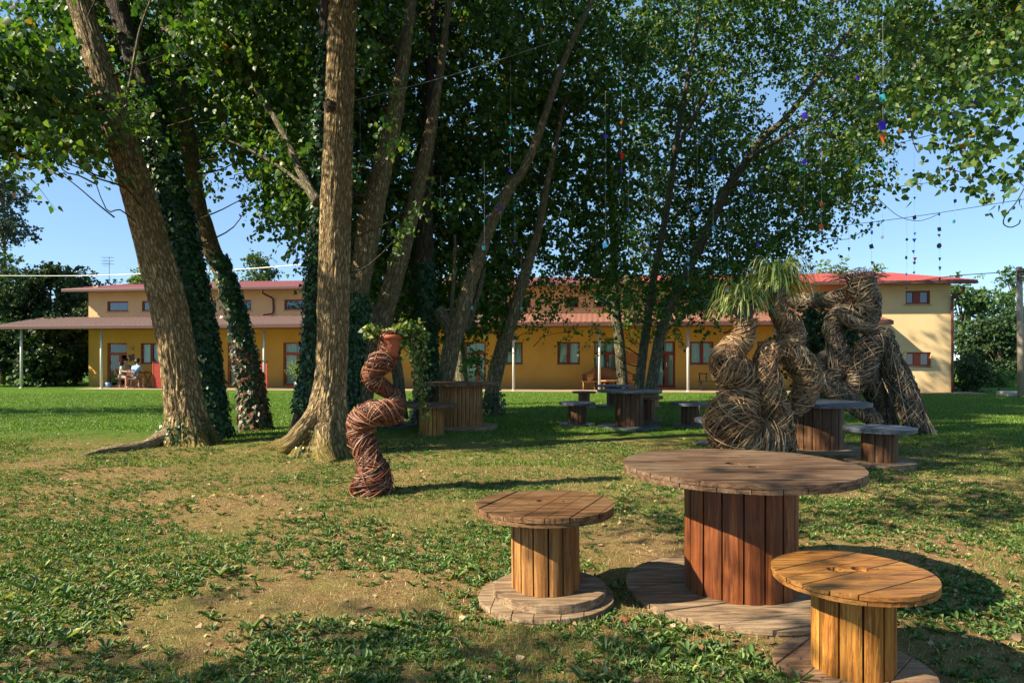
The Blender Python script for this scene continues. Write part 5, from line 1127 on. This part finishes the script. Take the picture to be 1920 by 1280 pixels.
wire('loose_wire', 'curled end of loose wire dangling at the right edge', [W(1925, 345, 7), W(1905, 380, 7), W(1885, 405, 7), W(1882, 420, 7), W(1895, 426, 7), W(1910, 420, 7), W(1913, 412, 7)], .006)
wire('loose_wire', 'hook shaped twig of wire hanging under the right leaf spray', [W(1706, 235, 7.5), W(1712, 265, 7.5), W(1722, 286, 7.5), W(1730, 272, 7.5)], .005)
def glass_mat(name, c, e=.0):
    m = NT(name); m.base(tuple(c) + (1,), .12, .6); t = m.n('BsdfTranslucent', {'Color': tuple(min(1, x * 1.6) for x in c) + (1,)}); ms = m.n('MixShader', {0: .5, 1: m.b.outputs[0], 2: t.outputs[0]}); m.l(ms.outputs[0], m.out.inputs['Surface']); return m.m
GC = {'turquoise': (.06, .5, .55), 'blue': (.03, .13, .7), 'violet': (.12, .05, .6), 'red': (.65, .015, .01), 'light blue': (.1, .42, .8), 'orange': (.6, .18, .03), 'green': (.04, .35, .28), 'dark': (.02, .03, .06), 'white': (.6, .65, .62)}
GM = {k: glass_mat('glass_' + k.replace(' ', '_'), v) for k, v in GC.items()}
def shard(mb, x, y, z, s, kind):
    n = {'tri': 3, 'quad': 4, 'blob': 6}[kind]; a0 = {'tri': -PI / 2, 'quad': PI / 4 + .2, 'blob': 0}[kind]; yaw = random.uniform(-.7, .7); pts = []
    for k in range(n):
        a = a0 + 2 * PI * k / n; r = s * random.uniform(.8, 1.15) * (1 if kind != 'blob' else .9); pts.append((r * math.cos(a) * .8, r * math.sin(a)))
    V = []
    for t in (-.006, .006): V += [(x + p[0] * math.cos(yaw) - t * math.sin(yaw), y + p[0] * math.sin(yaw) + t * math.cos(yaw), z + p[1]) for p in pts]
    b = mb.n; mb.add(V, [(i, (i + 1) % n, n + (i + 1) % n, n + i) for i in range(n)]); mb.poly.append([b + i for i in reversed(range(n))]); mb.poly.append([b + n + i for i in range(n)])
MG = 'strings of coloured glass pieces hung from wires'
def mobile(label, px, ptop, Y, pieces):
    """pieces: (py, colour, size px, kind)"""
    top = W(px, ptop, Y); o = thing('glass_mobile', label, 'glass mobile', top, group=MG)
    yb = max(p[0] for p in pieces); mb = MB(); L = (yb - ptop) / F * Y; mb.tube([(0, 0, 0), (.004, 0, -L * .5), (0, 0, -L)], .0011 if Y < 10 else .0016, 4); mb.build('thread', M['thread'], o)
    for py, c, s, kind in pieces:
        mb = MB(); shard(mb, random.uniform(-.01, .01), 0, -(py - ptop) / F * Y, s / 2 / F * Y * .95, kind); mb.build('glass_piece', GM[c], o)
Tq, Bl, Vi, Rd, Lb, Or, Gn, Dk, Wh = 'turquoise', 'blue', 'violet', 'red', 'light blue', 'orange', 'green', 'dark', 'white'
mobile('string with a large turquoise square, long violet piece and pointed orange piece', 1655, 0, 6.5, [(183, Tq, 20, 'quad'), (236, Vi, 26, 'quad'), (256, Or, 24, 'tri'), (310, Gn, 10, 'quad')])
mobile('string with a bright red pointed piece below pale blue ones, centre right', 1165, 60, 10, [(117, Lb, 10, 'tri'), (166, Tq, 8, 'blob'), (230, Or, 7, 'quad'), (291, Rd, 20, 'tri'), (321, Vi, 9, 'blob')])
mobile('long string with violet and pale pieces and a large blue piece at its end', 1135, 170, 10, [(256, Vi, 12, 'blob'), (300, Wh, 8, 'quad'), (350, Tq, 10, 'tri'), (459, Lb, 16, 'quad')])
mobile('string of four turquoise and blue pieces in the middle foliage', 957, 110, 9.5, [(221, Tq, 9, 'quad'), (248, Tq, 11, 'quad'), (279, Tq, 9, 'quad'), (321, Vi, 9, 'tri')])
mobile('string with two violet pieces close to the right side of the leaning poplar', 1508, 180, 8.5, [(217, Vi, 16, 'quad'), (303, Vi, 15, 'blob'), (390, Or, 9, 'tri')])
mobile('string with a turquoise piece hung beside the two violet pieces', 1500, 200, 8.8, [(318, Tq, 10, 'quad'), (354, Vi, 8, 'tri'), (290, Tq, 6, 'tri')])
mobile('string ending in a square blue piece left of the leaning poplar', 1307, 160, 10, [(250, Lb, 6, 'quad'), (393, Lb, 14, 'quad')])
mobile('string with a small violet and a pale green piece, between the two leaning stems', 1337, 200, 10, [(297, Bl, 8, 'quad'), (345, Wh, 9, 'quad'), (428, Lb, 10, 'quad')])
mobile('string with two orange pieces at its lower end', 1540, 200, 8.6, [(285, Or, 8, 'tri'), (333, Bl, 7, 'quad'), (383, Or, 11, 'quad'), (425, Or, 16, 'quad'), (452, Dk, 7, 'blob')])
mobile('string with green and blue pieces above the blue sky gap', 1609, 110, 8, [(147, Vi, 12, 'quad'), (296, Gn, 9, 'tri'), (303, Lb, 9, 'quad')])
mobile('string with one small violet piece high in the near leaf spray', 1790, 180, 7, [(222, Vi, 13, 'blob'), (282, Lb, 7, 'quad'), (323, Or, 9, 'tri'), (342, Gn, 7, 'quad'), (377, Vi, 9, 'quad'), (415, Tq, 9, 'quad')])
mobile('string of dark glass chips left of the slack wire', 1634, 340, 9, [(381, Dk, 9, 'quad'), (408, Tq, 6, 'blob'), (420, Dk, 12, 'quad'), (436, Bl, 9, 'blob'), (462, Dk, 13, 'quad'), (492, Dk, 9, 'tri')])
mobile('string of dark and red triangles under the slack wire', 1714, 270, 9, [(320, Dk, 6, 'quad'), (371, Dk, 7, 'tri'), (408, Dk, 11, 'quad'), (438, Bl, 7, 'tri'), (450, Bl, 11, 'tri'), (471, Bl, 9, 'tri'), (485, Rd, 11, 'tri'), (493, Dk, 7, 'quad'), (511, Dk, 6, 'quad')])
mobile('short string of two dark chips and a blue bead over the roof', 1700, 400, 9.2, [(449, Dk, 7, 'blob'), (483, Dk, 8, 'blob'), (514, Lb, 6, 'blob'), (540, Dk, 7, 'tri')])
mobile('rightmost string of dark chips ending in a green star over the roof', 1762, 400, 9, [(402, Dk, 6, 'quad'), (430, Dk, 12, 'quad'), (441, Dk, 8, 'tri'), (461, Dk, 13, 'blob'), (485, Dk, 10, 'tri'), (502, Gn, 12, 'tri'), (523, Dk, 7, 'tri')])
mobile('string with a lone dark curved piece against the sky between foliage and roof', 1591, 420, 9.3, [(466, Dk, 9, 'tri')])
mobile('string with a pale chip right of the dark chips string', 1655, 400, 9.3, [(414, Dk, 7, 'tri'), (445, Wh, 8, 'quad')])
mobile('string ending in a dark triangle left of the mossy based poplar', 557, 395, 10, [(449, Dk, 8, 'tri'), (489, Dk, 15, 'tri')])
mobile('string with a turquoise bead near the tall poplar trunk', 675, 190, 10, [(332, Tq, 7, 'quad')])
mobile('string with a single turquoise square before the dark upright poplar', 826, 330, 10.5, [(384, Tq, 9, 'quad')])
mobile('string with a violet bead crossing the broken limbed poplar', 938, 360, 11, [(390, Vi, 10, 'blob'), (425, Tq, 6, 'quad')])
mobile('string with a turquoise square beside the broken limbed poplar', 908, 300, 11, [(352, Tq, 5, 'quad'), (414, Tq, 6, 'quad'), (465, Tq, 12, 'quad')])
mobile('string of small turquoise and blue chips right of the broken limbed poplar', 965, 330, 11, [(392, Tq, 8, 'quad'), (421, Lb, 8, 'tri'), (452, Vi, 7, 'quad')])
mobile('low string with a turquoise chip in front of the broken limbed poplar', 885, 480, 11.5, [(577, Tq, 10, 'tri')])
mobile('low string with a turquoise chip on the leaning poplar with patchy bark', 978, 480, 12, [(578, Tq, 9, 'tri')])
mobile('string of blue chips between the upright and the nearly upright poplar stems', 1178, 300, 11, [(412, Lb, 9, 'quad'), (434, Tq, 7, 'tri'), (392, Bl, 6, 'quad')])
mobile('string with a light blue chip over the nearly upright poplar stem', 1217, 320, 11, [(412, Bl, 7, 'quad'), (456, Lb, 11, 'tri'), (482, Tq, 7, 'quad')])
mobile('long string of light blue chips in front of the lower part of the leaning stem', 1290, 380, 11, [(432, Tq, 7, 'quad'), (488, Lb, 9, 'quad'), (502, Lb, 11, 'tri'), (536, Tq, 8, 'tri')])
mobile('string with green and turquoise beads at the left of the leafy wicker figure', 1365, 380, 9.5, [(430, Bl, 6, 'quad'), (507, Tq, 8, 'quad'), (545, Lb, 7, 'quad')])
mobile('string with a blue bead just above the grassy plants', 1422, 380, 9.5, [(420, Dk, 6, 'quad'), (459, Vi, 10, 'blob')])
mobile('string with small dark and blue chips above the grassy plants', 1410, 240, 9.5, [(280, Lb, 6, 'quad'), (336, Gn, 8, 'quad'), (362, Bl, 7, 'quad')])
